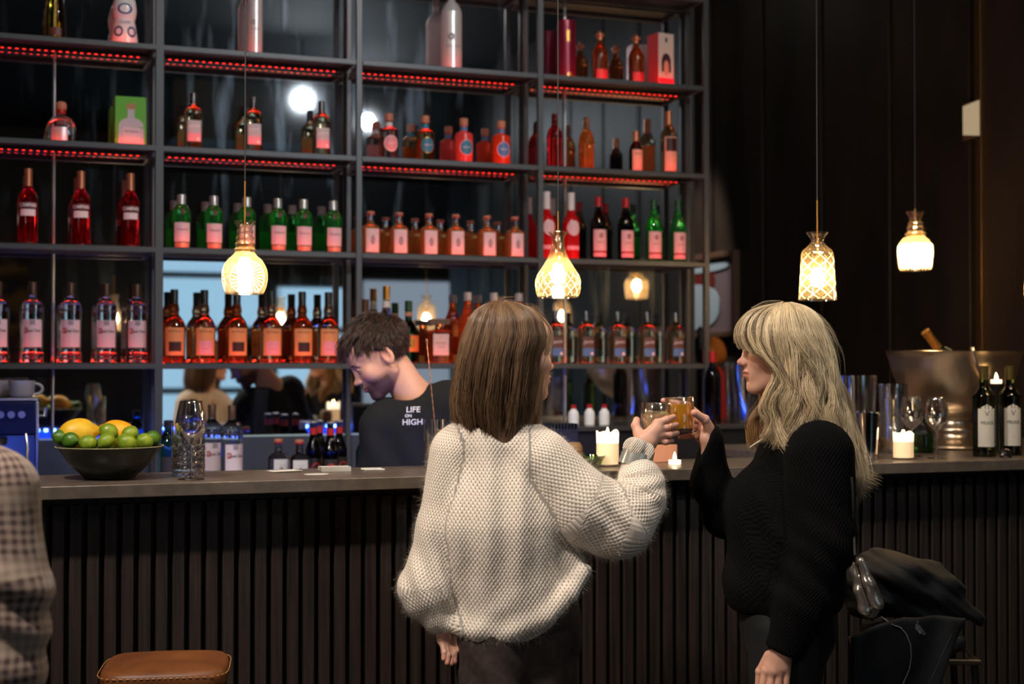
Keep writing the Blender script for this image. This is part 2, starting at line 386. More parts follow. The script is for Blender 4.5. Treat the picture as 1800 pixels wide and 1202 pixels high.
C_white = mat('cap white', (.72,.66,.66), .4); C_cork = mat('cork', srgb(186,120,92), .6); C_brown = mat('cap brown', srgb(84,58,44), .35, .3)
C_green = mat('cap green', srgb(30,72,40), .35)
M_frost = mat('frosted silver', (.72,.70,.70), .28, .45); M_ceramic = mat('white ceramic', (.78,.75,.74), .2, coat=.5)
M_mag = mat('magenta tube', srgb(120,18,48), .3, .3, coat=.3)

class Kind:
    """A bottle kind, front towards -Y. prof in metres. n: plan power. ax, ay: plan stretch."""
    def __init__(s, prof, gl, n=2, ax=1, ay=1, seg=28, smooth_n=26, sharp=50):
        s.n, s.ax, s.ay = n, ax, ay
        s.prof = [tuple(p) for p in spline(prof, smooth_n)] if smooth_n else prof
        s.prof = [(max(r, .0006), max(z, 0)) for r, z in s.prof]
        s.prof[0] = (s.prof[0][0]*.92, s.prof[0][1]); s.prof.insert(1, (s.prof[1][0] if smooth_n else prof[0][0], s.prof[0][1]+.003))
        s.parts = []
        mb = MB().lathe(s.prof, seg, n=n, ax=ax, ay=ay); s.parts.append(('body', mb.v, mb.f, gl, True, sharp, None))
        s.H = max(z for r, z in s.prof)
    def r(s, z):
        P = s.prof
        for (r0, z0), (r1, z1) in zip(P, P[1:]):
            if z0 <= z <= z1 and z1 > z0: return r0+(r1-r0)*(z-z0)/(z1-z0)
        return P[-1][0]
    def surf(s, x, z, off=.0006):
        r = s.r(z)*math.cos(PI/28)**(1 if s.n == 2 else 0)+off; k = min(abs(x)/(r*s.ax), .999)
        return (x, -s.ay*r*(1-k**s.n)**(1/s.n), z)
    def lathe(s, name, prof, m, seg=20, n=2, ax=1, ay=1):
        mb = MB().lathe(prof, seg, n=n, ax=ax, ay=ay); s.parts.append((name, mb.v, mb.f, m, True, 40, None)); return s
    def label(s, name, z0, z1, w, m, off=.0006, x=0, round_top=0, sub=None, nz=6, nx=12):
        """w: half width"""
        V = []; F = []
        for j in range(nz+1):
            z = z0+(z1-z0)*j/nz
            for i in range(nx+1):
                xx = x+w*(2*i/nx-1)
                zz = z - (round_top*(2*i/nx-1)**2 if j == nz else 0)
                V.append(s.surf(xx, zz, off))
        for j in range(nz):
            for i in range(nx):
                a = j*(nx+1)+i; F.append((a, a+1, a+nx+2, a+nx+1))
        s.parts.append((name, V, F, m, True, None, sub)); return s
    def disc(s, name, z, rx, rz, m, off=.0008, x=0, sub=None, inner=0):
        V = []; F = []; nr, na = 4, 24
        for j in range(nr+1):
            q = inner+(1-inner)*j/nr
            for i in range(na): V.append(s.surf(x+rx*q*math.cos(2*PI*i/na), z+rz*q*math.sin(2*PI*i/na), off))
        for j in range(nr):
            for i in range(na): F.append((j*na+i, (j+1)*na+i, (j+1)*na+(i+1)%na, j*na+(i+1)%na))
        s.parts.append((name, V, F, m, True, None, sub)); return s
    def text(s, name, txt, z, size, m, x=0, off=.0012, sx=1, bold=0, sub=None, rot=0, shear=0):
        V, F = text_mesh(txt, size, bold, sx); c, n_ = math.cos(rot), math.sin(rot)
        V = [s.surf(x+(a+shear*b)*c-b*n_, z+(a+shear*b)*n_+b*c, off) for a, b in V]
        s.parts.append((name, V, F, m, False, None, sub)); return s
    def marks(s, name, pts, m, off=.0012, w=.0006, sub=None):
        """small printed strokes: list of (x0, x1, z)"""
        V = []; F = []
        for x0, x1, z in pts:
            k = len(V); V += [s.surf(x0, z-w, off), s.surf(x1, z-w, off), s.surf(x1, z+w, off), s.surf(x0, z+w, off)]; F.append((k,k+1,k+2,k+3))
        s.parts.append((name, V, F, m, False, None, sub)); return s
    def make(s, name, label, cat='bottle', group=None):
        root = empty(name, (0,0,0), 0, label, cat, group); made = {}
        for nm, V, F, m, sm, sharp, sub in s.parts:
            o = meshobj(nm, V, F, m, made.get(sub, root) if sub else root, sm, sharp)
            made.setdefault(nm, o)
        return root
def place(kind, name, spots, label_fn, group=None, cat='bottle'):
    """spots: (u px, Y, Z, rz). First makes, then copies."""
    root = None
    for i, (u, Y, Z, rz) in enumerate(spots):
        x = atY(u, 601, Y).x; lb = label_fn(i) if callable(label_fn) else label_fn
        if root is None:
            root = kind.make(name, lb, cat, group); root.location = (x, Y, Z); root.rotation_euler = (0,0,rz); first = root
        else: dup(first, (x, Y, Z), rz, lb, group)
YB = 5.785
def row(us, z, Y=YB, rz=0, j=.05):
    return [(u, Y+R_.uniform(-.004,.004), z+.0009, rz+R_.uniform(-j, j)) for u in us]
ORD = ['leftmost', 'second', 'third', 'fourth', 'fifth', 'sixth', 'seventh']
def nth(i, n, what):
    if i == n-1: return what.replace('#', 'rightmost')
    return what.replace('#', ORD[i] + ('' if i == 0 else ' from left'))
NW = ['zero','one','two','three','four','five','six','seven']
def line(n, adj, rest):
    return lambda i: (f"{adj}, {'leftmost' if i==0 else 'rightmost' if i==n-1 else ORD[i]+' from the left'} of the {NW[n]} {rest}")

def lines(x, zs, ws): return [(x-w, x+w, z) for z, w in zip(zs, ws)]
# ---- campari: red bottle, copper capsule, white lettering
k = Kind([(.034,0),(.036,.01),(.036,.165),(.0355,.185),(.026,.208),(.0155,.228),(.014,.26),(.0145,.292)], G_red)
k.lathe('cap', [(.0158,.222),(.0152,.232),(.0150,.296),(.001,.297)], C_copper)
k.label('label', .112, .138, .027, K_white)
k.label('name_band', .140, .166, .031, mat('name band', srgb(96,24,28), .5))
k.text('lettering', 'CAMPARI', .153, .0185, K_white, sx=.78, bold=.0006, sub='name_band')
k.marks('base_marks', [(x*.006-.012, x*.006-.010, .008) for x in range(5)], C_silver)
place(k, 'aperitif_bottle', row([48,141,228], ZS[1]), line(3, 'red aperitif bottle', 'with copper capsules'), 'red aperitif bottles')
# ---- green gin
k = Kind([(.034,0),(.0355,.008),(.037,.11),(.0375,.132),(.0365,.15),(.030,.166),(.0195,.178),(.0165,.186),(.0165,.205)], G_green)
k.lathe('cap', [(.0175,.178),(.0175,.217),(.016,.220),(.001,.220)], C_silver)
k.label('label', .030, .106, .030, mat('gin label', (.78,.62,.64), .5))
k.text('lettering', 'Tanqueray', .079, .013, K_ink, sx=.85, sub='label', shear=.2)
k.marks('print', lines(0, (.066,.060,.050,.045), (.016,.012,.018,.014)), mat('ink faint', (.42,.30,.32), .6), sub='label')
k.label('lower_label', .006, .027, .028, mat('copper label', srgb(206,160,140), .35, .4))
k.disc('seal', .150, .0095, .0115, mat('seal', srgb(96,24,26), .5), off=.002)
place(k, 'gin_bottle', row([318,375,433,487.5,533,585], ZS[1]), line(6, 'green gin bottle, silver cap', 'green gin bottles'), 'green gin bottles')
# ---- orange liqueur with corks
def corked(gl, nm, lab, corkc=C_cork, sc=1.0):
    k = Kind([(.037,0),(.0395,.006),(.0395,.100),(.038,.112),(.030,.122),(.0155,.132),(.0135,.140)], gl, n=2.6)
    k.lathe('neck', [(.0137,.139),(.0165,.143),(.0137,.148),(.0135,.160),(.0165,.163),(.0165,.166)], G_clear)
    k.lathe('cork', [(.0165,.1662),(.0170,.170),(.0170,.180),(.0155,.183),(.001,.184)], corkc)
    k.disc('wax_seal', .1745, .0001, .0001, C_red) if False else None
    k.lathe('cap_band', [(.0174,.1665),(.0174,.1725)], C_red)
    k.label('label', .010, .108, .0275, lab)
    k.marks('print', lines(.004, (.088,.084,.030,.025,.020), (.012,.008,.015,.013,.010)), mat('ink faint', (.42,.30,.32), .6), sub='label')
    k.disc('emblem', .060, .010, .020, mat('emblem grey', (.36,.30,.33), .6), off=.0012, sub='label')
    return k
k = corked(G_orange, '', mat('liqueur label', (.74,.62,.62), .5))
place(k, 'liqueur_bottle', row([651,701,754,801,856,905], ZS[1]), line(6, 'orange liqueur bottle', 'with tall pale labels'), 'orange liqueur bottles')
k = corked(glass('lilac tint spirit', (.75,.70,.85), .03), '', K_white)
place(k, 'liqueur_bottle', [(490, 5.38, ZB, .1), (527, 5.30, ZB, -.1)], lambda i: ['corked clear liqueur bottle with white label on back bar, left of a pair', 'corked clear liqueur bottle with white label on back bar, next to the beers'][i], 'corked bottles on the back bar')
# ---- dutch vodka
def vodka():
    k = Kind([(.040,0),(.042,.006),(.041,.016),(.043,.024),(.043,.040),(.0405,.048),(.041,.060),(.042,.195),(.043,.203),(.040,.210),(.042,.218),(.036,.232),(.028,.243),(.0195,.250),(.0145,.262),(.0135,.30)], G_clear, smooth_n=44)
    k.lathe('cap', [(.0155,.262),(.0150,.268),(.0155,.310),(.014,.313),(.001,.313)], C_brown)
    k.label('label', .062, .168, .034, mat('vodka label', (.76,.62,.64), .5))
    k.label('crest', .148, .166, .010, mat('emblem grey', (.36,.30,.33), .6), off=.0012, sub='label')
    k.label('red_block', .116, .137, .0065, K_inkred, off=.0014, x=-.023, sub='label')
    k.text('initial', 'K', .1265, .017, K_white, x=-.023, off=.0020, sub='label')
    k.text('lettering', 'etel One', .125, .0165, K_ink, x=.006, sx=.78, bold=.0003, sub='label', off=.0014)
    k.marks('print', lines(.002, (.110,.105), (.018,.014)), mat('ink faint', (.42,.30,.32), .6), sub='label')
    k.label('lower_band', .030, .038, .026, mat('lower band red', srgb(120,30,40), .4))
    return k
k = vodka()
place(k, 'vodka_bottle', row([-4,57,124,186,240], ZS[0])+[(373, 5.50, ZB, .15), (408, 5.36, ZB, .2)],
   lambda i: (['clear vodka bottle cut by the left picture edge','clear vodka bottle with pink label, first whole one of its row','clear vodka bottle with pink label, right of the mirror joint strip','clear vodka bottle with pink label, with a lamp glow behind its shoulder','clear vodka bottle with pink label beside the thick shelf post','half hidden clear vodka bottle on the back bar','front vodka bottle with white label on the back bar, right of the stemmed glass'])[i], 'clear vodka bottles')
# ---- rum with orange labels: dark and clear, alternating
def rum(gl, dark):
    k = Kind([(.042,0),(.044,.006),(.043,.018),(.0435,.024),(.0445,.135),(.044,.150),(.035,.172),(.022,.190),(.0185,.200),(.0205,.215),(.0175,.232),(.0135,.25)], gl, smooth_n=36)
    k.lathe('cap', [(.0165,.238),(.0155,.245),(.016,.292),(.0145,.295),(.001,.295)], C_black)
    k.lathe('base_glass', [(.0445,.0),(.0450,.006),(.0445,.019)], G_clear, seg=28)
    k.label('label', .032, .142, .036, K_orange)
    k.text('lettering', 'BOTRAN' if dark else 'BOTRAN', .127, .0125, mat('ink brown', srgb(110,44,20), .6), sub='label')
    if dark:
        k.label('black_box', .048, .086, .024, mat('label maroon', srgb(56,22,22), .5), off=.0014, sub='label')
        k.marks('print', lines(0, (.078,.070,.062,.055), (.018,.020,.016,.012)), mat('ink tan', srgb(170,90,60), .6), off=.002, sub='label')
    else:
        k.label('pink_box', .036, .090, .026, K_pink, off=.0014, sub='label')
        k.marks('print', lines(0, (.080,.074), (.016,.013)), K_ink, off=.002, sub='label')
        k.marks('stars', [(-.014,-.011,.058),(-.005,-.002,.058),(.004,.007,.058)], K_ink, off=.002, w=.0015, sub='label')
    return k
place(rum(G_whisky, True), 'rum_bottle', row([306,416,531], ZS[0]), line(3, 'dark rum, black box on label', 'dark ones'), 'dark rum bottles')
place(rum(G_gold, False), 'rum_bottle', row([359,477,577], ZS[0]), line(3, 'pale rum, pink box on label', 'pale ones'), 'pale rum bottles')
# ---- johnnie square-shouldered
def square_sh(band, gl, labc, H=.232):
    k = Kind([(.034,0),(.0355,.006),(.0355,.120),(.0355,.142),(.032,.160),(.0215,.176),(.0135,.188),(.0125,.20)], gl, n=3.2, smooth_n=30)
    k.lathe('cap', [(.0145,.186),(.0138,.190),(.0140,.228),(.0125,.232),(.001,.232)], mat('cap gunmetal', (.10,.10,.11), .25, .8))
    k.label('label', .068, .118, .027, labc); k.text('lettering', 'Jimmy', .096, .019, K_white, sub='label', shear=.3, rot=.12)
    k.label('colour_band', .034, .068, .027, band); k.disc('leaf_mark', .044, .006, .007, K_white, x=.015, off=.0015, sub='colour_band')
    return k
place(square_sh(K_pink, G_gold, K_grey), 'whisky_bottle', row([338,444,564], ZS[2]), line(3, 'gold whisky bottle, pink band', 'under the upper lights'), 'whisky bottles with pink bands')
place(square_sh(K_blue, G_gold, mat('label brown', srgb(90,62,54), .5)), 'whisky_bottle', row([976,1030,1085,1137,1187], ZS[0]), line(5, 'short whisky bottle, blue band', 'blue banded ones'), 'whisky bottles with blue bands')
# ---- malfy: cork top, round blue label
def roundlab(gl, lab, ring, neckc):
    k = Kind([(.037,0),(.0395,.005),(.0395,.118),(.038,.130),(.026,.139),(.0165,.145),(.0150,.150),(.0150,.168)], gl, smooth_n=34)
    k.lathe('neck_band', [(.0156,.146),(.0156,.162)], neckc)
    k.lathe('cork', [(.0175,.168),(.0182,.172),(.0182,.196),(.0165,.199),(.001,.199)], C_cork)
    k.disc('label_ring', .070, .0295, .0345, ring, off=.0008); k.disc('label', .070, .0265, .0315, lab, off=.0014)
    k.text('lettering', 'MALFY', .070, .0115, K_white, sub='label', off=.0022, rot=0)
    return k
for (u, gl, lab, ring, nk, tx) in [(683, G_pinkgin, mat('label rose', srgb(206,150,160), .5), K_white, C_white, 'clear pink gin bottle with pale oval label and wooden stopper'),
        (747, G_ochre, K_teal, K_gold, K_teal, 'ochre gin bottle with blue oval label and wooden stopper'),
        (815, P_coral, K_teal, K_pink, K_blue, 'coral pink gin bottle with blue oval label and wooden stopper'),
        (881, P_bloodorange, K_blue, K_pink, K_blue, 'blood orange gin bottle with blue oval label and wooden stopper')]:
    kk = roundlab(gl, lab, ring, nk); place(kk, 'gin_bottle', row([u], ZS[2]), tx)
# ---- bright red bottles with round white label
k = Kind([(.034,0),(.036,.006),(.0365,.140),(.036,.165),(.028,.190),(.0165,.212),(.0145,.225),(.0145,.25)], P_brightred)
k.lathe('cap', [(.0168,.222),(.0160,.228),(.0160,.298),(.001,.299)], C_white)
k.disc('label', .140, .0285, .034, mat('round label', (.78,.52,.54), .5)); k.label('lower_label', .045, .062, .028, K_pink)
k.marks('print', lines(0, (.145,.137), (.016,.012)), mat('ink faint', (.42,.30,.32), .6), sub='label')
place(k, 'liqueur_bottle', row([961,1004], ZS[1]), lambda i: ['bright red bottle with round pale label, half behind the shelf post','bright red bottle with round pale label, right of the shelf post'][i], 'bright red bottles')
def vermouth(gl, capm):
    k = Kind([(.034,0),(.0355,.006),(.036,.150),(.0355,.168),(.027,.198),(.0175,.222),(.0140,.240),(.0140,.262)], gl)
    k.lathe('cap', [(.0155,.242),(.0150,.248),(.0150,.285),(.001,.286)], capm)
    k.label('label', .045, .138, .030, mat('vermouth label', (.78,.46,.46), .5)); k.label('lower_label', .018, .036, .030, K_pink); k.label('dark_line', .0375, .0435, .030, K_inkred)
    k.disc('crest', .112, .009, .011, mat('ink rose', srgb(150,60,66), .6), off=.0013, sub='label', inner=.4); k.text('lettering', 'VERMUT', .082, .0105, mat('ink rose', srgb(150,60,66), .6), sub='label')
    k.marks('print', lines(0, (.068,.062,.056), (.020,.018,.012)), mat('ink rose', srgb(150,60,66), .6), sub='label')
    return k
place(vermouth(G_dark, C_red), 'vermouth_bottle', row([1052,1100], ZS[1]), lambda i: ['dark vermouth bottle with red cap, left one of the pair','dark vermouth bottle with red cap, beside the green bottles'][i], 'dark vermouth bottles')
place(vermouth(G_green, C_green), 'vermouth_bottle', row([1149,1192], ZS[1]), lambda i: ['green vermouth bottle with pink label, next to the dark bottles','green vermouth bottle with pink label at the right end of its shelf'][i], 'green vermouth bottles')
# ---- second tier, right bay
k = Kind([(.033,0),(.035,.006),(.0355,.10),(.036,.140),(.030,.168),(.018,.190),(.0145,.20),(.0140,.24)], G_red)
k.lathe('cap', [(.0165,.186),(.0130,.21),(.0120,.246),(.001,.247)], C_brown); k.marks('ribs', [(-.02,.02,z/1000) for z in range(20,130,12)], mat('ribbed label', srgb(150,70,66), .5), w=.003)
place(k, 'liqueur_bottle', row([975], ZS[2]), 'dark red ribbed bottle just right of the shelf post, second tier')
k = Kind([(.033,0),(.035,.006),(.0355,.10),(.036,.130),(.030,.158),(.018,.182),(.0145,.192),(.0140,.235)], G_amber)
k.lathe('cap', [(.0165,.180),(.0130,.20),(.0120,.238),(.001,.239)], C_brown); k.marks('ribs', [(-.022,.022,z/1000) for z in range(16,120,12)], mat('ribbed label pale', srgb(190,120,110), .5), w=.003)
place(k, 'liqueur_bottle', row([1031], ZS[2]), 'amber bottle with ribbed pale label, second tier right bay')
k = Kind([(.028,0),(.030,.006),(.030,.10),(.028,.118),(.016,.138),(.0125,.15),(.012,.18)], G_dark)
k.lathe('cap', [(.0150,.146),(.0145,.15),(.0145,.190),(.001,.191)], C_copper); k.label('label', .008, .105, .025, mat('label peach', (.78,.36,.26), .5)); k.text('lettering', 'Zucca', .088, .014, K_ink, sub='label', shear=.3)
place(k, 'bitter_bottle', row([1118], ZS[2]), 'small dark bottle with copper cap and peach label')
k = Kind([(.035,0),(.0365,.006),(.037,.160),(.036,.185),(.026,.208),(.0165,.228),(.0145,.24),(.0140,.27)], G_gold)
k.lathe('cap', [(.0165,.222),(.0160,.228),(.0150,.290),(.001,.291)], C_copper); k.label('label', .015, .170, .030, mat('label peach', (.78,.36,.26), .5)); k.label('dark_panel', .105, .165, .026, mat('label maroon', srgb(56,22,22), .5), off=.0013, sub='label')
place(k, 'wine_bottle', row([1176], ZS[2]), 'tall gold bottle with copper capsule, rightmost on the second tier')
# ---- top tier
k = Kind([(.040,0),(.042,.006),(.040,.07),(.036,.14),(.020,.24),(.0145,.30),(.0145,.36)], glass('dark yellow glass', (.40,.26,.03), .03))
k.lathe('cap', [(.0165,.34),(.016,.385),(.001,.386)], C_black); k.label('label', .02, .05, .022, K_black)
place(k, 'liqueur_bottle', row([94], ZS[3]), 'dark yellow glass bottle cut by the picture top at far left')
k = Kind([(.052,0),(.054,.004),(.052,.03),(.044,.085),(.040,.105),(.044,.120),(.047,.150),(.040,.19),(.024,.23),(.018,.27),(.018,.31)], M_ceramic, smooth_n=36)
k.lathe('stopper', [(.02,.31),(.026,.325),(.022,.35),(.001,.36)], C_silver)
for sx_ in (-.024, .026): k.disc('painted_ring', .055, .017, .022, K_inkblue, x=sx_, inner=.62)
k.disc('painted_arch', .145, .028, .022, K_inkblue, inner=.72)
k.text('lettering', 'CLASE', .092, .015, K_inkblue)
place(k, 'ceramic_decanter', row([216], ZS[3]), 'white ceramic decanter painted with blue rings on the top shelf', cat='decanter')
def silver(R, H, txt):
    k = Kind([(R*.96,0),(R,.005),(R,H*.60),(R*.98,H*.68),(R*.7,H*.76),(R*.36,H*.81),(R*.33,H*.86),(R*.33,H*.95)], M_frost, smooth_n=34)
    k.lathe('cap', [(R*.36,H*.88),(R*.36,H),(.001,H+.001)], C_silver)
    k.text('lettering', txt, H*.27 if R > .04 else H*.30, R*.40, mat('ink grey', (.30,.28,.29), .5)); k.disc('seal', H*.38, R*.32, R*.36, mat('ink grey', (.30,.28,.29), .5), x=-R*.3, inner=.3)
    return k
place(silver(.031,.36,'STINE'), 'vodka_bottle', row([446], ZS[3]), 'silver frosted vodka bottle behind the leftmost lamp cord')
place(silver(.0445,.375,'BELUGA'), 'vodka_bottle', row([793], ZS[3], rz=.0), 'large silver frosted bottle on the top shelf, third bay')
k = Kind([(.040,0),(.0415,.003),(.0415,.245),(.040,.262),(.036,.264)], M_mag, smooth_n=0)
k.label('gold_mark', .165, .215, .008, K_gold, x=-.005); k.disc('emblem', .02, .012, .010, K_gold)
place(k, 'gift_tube', row([996], ZS[3]), 'magenta cylindrical gift tube on the top shelf right bay', cat='tube')
k = Kind([(.033,0),(.035,.006),(.0355,.10),(.036,.125),(.030,.148),(.0175,.165),(.0135,.175),(.0130,.19)], G_whisky)
k.lathe('stopper', [(.0125,.19),(.0125,.204),(.020,.207),(.021,.216),(.008,.222),(.006,.230),(.001,.231)], C_copper); k.label('label', .012, .055, .027, K_red)
place(k, 'rum_bottle', row([1055,1119], ZS[3]), lambda i: ['dark red spirit bottle with winged stopper beside the magenta tube','dark red spirit bottle with winged stopper beside the pale box'][i], 'bottles with winged stoppers')
def gift_box(name, u, z, Y, w, d, h, mf, ms, rz, label, deco):
    x = atY(u, 601, Y).x; root = empty(name, (x, Y, z+.0009), rz, label, 'box')
    MB().box(-w/2, w/2, -d/2, d/2, 0, h).build('carton', mf, root, bevel=.0012)
    if ms: box('side_panel', -w/2-.0008, -w/2, -d/2+.001, d/2-.001, .001, h-.001, ms, root)
    for nm, poly, m, off in deco:
        V = [(a, -d/2-off, b) for a, b in poly]; meshobj(nm, V, [tuple(range(len(V)))], m, root)
    for c in list(root.children): pass
    return root
def ell(cx, cz, rx, rz, n=24, a0=0, a1=2*PI): return [(cx+rx*math.cos(a0+(a1-a0)*i/n), cz+rz*math.sin(a0+(a1-a0)*i/n)) for i in range(n+(a1-a0 < 6.2))]
def rect(x0, x1, z0, z1): return [(x0,z0),(x1,z0),(x1,z1),(x0,z1)]
def flat_text(root, txt, x, z, size, m, y, name='lettering', sx=1):
    V, F = text_mesh(txt, size, 0, sx); return meshobj(name, [(x+a, y, z+b) for a, b in V], F, m, root)
g = gift_box('gift_box', 1162, ZS[3], 5.775, .085, .085, .235, mat('box cream', (.72,.56,.50), .5), mat('box rose', srgb(210,60,70), .5), .18, 'cream and rose gift carton with a dark arch, top shelf right end',
   [('arch', ell(0,.105,.026,.040,20,0,PI)+[(-.026,.06),(.026,.06)], mat('arch dark', srgb(70,34,40), .5), .0008), ('arch_inner', ell(0,.085,.014,.028,20,0,PI)+[(-.014,.045),(.014,.045)], mat('arch pink', srgb(226,150,130), .5), .0014), ('lower_band', rect(-.042,.042,.004,.034), mat('band coral', srgb(236,60,80), .5), .0008), ('emblem', rect(-.006,.006,.195,.215), K_ink, .0008)])
g = gift_box('gift_box', 226, ZS[2], 5.775, .118, .10, .192, mat('carton green', srgb(96,176,40), .5), None, 0, 'bright green carton with a picture of a squat bottle',
   [('printed_bottle', rect(-.046,.050,.003,.07)+[(.050,.075)]+ell(.002,.075,.048,.035,20,0,PI)+[(-.046,.07)], mat('printed grey', srgb(190,186,190), .5), .0006), ('printed_neck', rect(-.012,.014,.105,.142), mat('printed grey', srgb(190,186,190), .5), .0008), ('printed_cork', rect(-.017,.019,.142,.165)+[], mat('printed cork', srgb(176,130,80), .5), .001), ('printed_label', rect(-.028,.036,.012,.072), mat('printed label', srgb(206,200,204), .5), .0012)])
flat_text(g, 'PATRON', .004, .054, .014, K_ink, -.0516, sx=.95)
k = Kind([(.050,0),(.055,.006),(.056,.045),(.054,.075),(.040,.098),(.020,.110),(.0165,.116),(.0165,.135)], G_clear)
k.lathe('cork', [(.0185,.135),(.021,.140),(.021,.155),(.018,.163),(.008,.167),(.001,.167)], C_cork); k.lathe('ribbon', [(.0178,.117),(.0195,.122),(.0178,.134)], C_red); k.label('label', .008, .06, .03, mat('label silver', (.60,.58,.58), .35, .5), x=-.008)
place(k, 'tequila_bottle', row([105], ZS[2]), 'squat clear tequila bottle with cork and red ribbon')
# ---- lowest tier, third bay
k = Kind([(.034,0),(.036,.006),(.036,.120),(.033,.145),(.020,.170),(.0175,.185),(.0175,.22)], G_amber)
k.lathe('cap', [(.0205,.20),(.0205,.268),(.001,.269)], C_brown); k.label('label', .03, .11, .029, K_cream)
place(k, 'whisky_bottle', row([640], ZS[0]), 'amber bottle with brown cap behind the bartender, beside the post')
k = Kind([(.036,0),(.0375,.006),(.034,.10),(.027,.18),(.0165,.235),(.0135,.26),(.0130,.30)], G_gold)
k.lathe('cap', [(.0155,.27),(.0150,.325),(.001,.326)], K_gold); k.lathe('collar', [(.0165,.235),(.0150,.262)], K_cream)
place(k, 'liqueur_bottle', row([679], ZS[0]), 'tall tapered bottle with gold cap above the bartender')
k = Kind([(.042,0),(.0435,.006),(.0435,.125),(.040,.145),(.028,.162),(.0175,.178),(.0150,.19),(.0145,.24)], G_dkgreen)
k.lathe('cap', [(.0165,.222),(.0160,.265),(.001,.266)], C_green); k.lathe('neck_label', [(.0158,.20),(.0158,.218)], mat('neck label rose', srgb(200,130,100), .5)); k.label('label', .050, .118, .038, mat('label deep orange', srgb(222,120,60), .5)); k.disc('stag', .085, .016, .020, K_gold, off=.0013, sub='label')
place(k, 'herbal_bottle', row([718], ZS[0]), 'green herbal liqueur bottle with orange label, right of the bartender head')
k = Kind([(.054,0),(.057,.006),(.057,.110),(.055,.130),(.045,.140),(.020,.146),(.0165,.150),(.0165,.168)], G_whisky, n=6, ax=1, ay=.62, smooth_n=36)
mb = MB().box(-.044,.044,-.022,.022,.168,.190); k.parts.append(('square_cap', mb.v, mb.f, mat('square cap', srgb(92,70,58), .35, .3), False, None, None))
k.label('label', .035, .125, .034, mat('amaretto label', (.70,.50,.46), .5), x=0); k.text('lettering', 'DISARONNO', .086, .0105, K_ink, sub='label', sx=.85); k.marks('print', lines(0, (.074,.068,.112), (.018,.012,.006)), K_ink, sub='label')
place(k, 'amaretto_bottle', [(771, 5.78, ZS[0]+.0009, 0)], 'square amaretto bottle with wide flat cap behind the bar spoon')
k = Kind([(.042,0),(.0435,.006),(.043,.150),(.038,.185),(.022,.225),(.0165,.25),(.0160,.285)], G_aperol)
k.lathe('cap', [(.018,.27),(.0175,.305),(.001,.306)], mat('cap clear plastic', (.5,.45,.45), .2, .3)); k.label('label', .04, .12, .03, K_orange)
place(k, 'bitter_bottle', row([822, 868, 912], ZS[0]), lambda i: ['orange red bitter bottle at left of the woman in the white jumper','orange red bitter bottle hidden behind the brown haired woman','orange red bitter bottle hidden behind the brown haired head, right one'][i], 'orange red bitter bottles')
# ---- beers and others on the back bar
k = Kind([(.029,0),(.0305,.005),(.0305,.125),(.028,.145),(.017,.175),(.0135,.20),(.0130,.240)], G_dark)
k.lathe('crown_cap', [(.0135,.240),(.0148,.241),(.0145,.247),(.001,.248)], C_silver); k.lathe('neck_label', [(.0146,.196),(.0143,.222)], mat('neck label red', srgb(178,40,36), .45))
k.label('label', .015, .105, .026, K_black); k.disc('label_oval', .055, .023, .034, mat('label oval', srgb(200,60,50), .5), off=.0012, sub='label'); k.disc('label_inner', .060, .017, .024, K_black, off=.0018, sub='label'); k.text('lettering', 'MAHOU', .062, .010, K_cream, off=.0024, sub='label')
place(k, 'beer_bottle', [(551,5.42,ZB,.2),(562,5.54,ZB,0),(581,5.34,ZB,-.1),(597,5.47,ZB,.3)], lambda i: ['brown beer bottle with red neck label, leftmost of the beers','brown beer bottle, second of the beers on the back bar','front beer bottle with oval black and red label','brown beer bottle nearest the bartender'][i], 'beer bottles on the back bar')
k = Kind([(.029,0),(.031,.006),(.031,.12),(.027,.145),(.015,.17),(.0125,.19)], G_bluegreen)
k.lathe('cap', [(.0145,.17),(.0145,.205),(.001,.206)], C_silver); k.label('label', .012, .085, .027, K_white); k.label('blue_band', .085, .096, .027, mat('label sky', srgb(60,150,220), .5))
place(k, 'gin_bottle', [(640,5.33,ZB,0)], 'teal glass bottle with white label tucked beside the bartender')
k = Kind([(.033,0),(.035,.006),(.035,.16),(.032,.19),(.018,.22),(.015,.25)], G_bluegreen)
k.lathe('cap', [(.017,.235),(.017,.262),(.001,.263)], C_black); k.label('label', .06, .13, .03, K_black); k.label('lower_label', .02, .055, .03, mat('label sky', srgb(60,150,220), .5))
place(k, 'gin_bottle', [(297,5.30,ZB,.1)], 'teal glass bottle with bright blue lower label left of the cut glass')
# ---- small things on the raised shelf, right
k = Kind([(.034,0),(.036,.006),(.036,.18),(.032,.21),(.016,.245),(.014,.26),(.014,.285)], G_dark); k.lathe('cap', [(.0165,.26),(.016,.305),(.001,.306)], C_red)
place(k, 'wine_bottle', [(1252,5.42,1.176,0)], 'black bottle with red cap on the raised shelf beside the tall vase')
k = Kind([(.020,0),(.021,.004),(.021,.05),(.014,.062),(.010,.070)], K_white, smooth_n=16); k.lathe('cap', [(.011,.07),(.011,.085),(.001,.086)], C_red)
place(k, 'bitters_bottle', [(1008,5.36,1.176,0),(1036,5.40,1.176,0),(1062,5.38,1.176,0)], lambda i: ['small white bottle with red cap on the raised shelf, nearest the white jumper','small white bottle with red cap on the raised shelf, middle one','small white bottle with red cap above the big candle flame'][i], 'small white bottles')
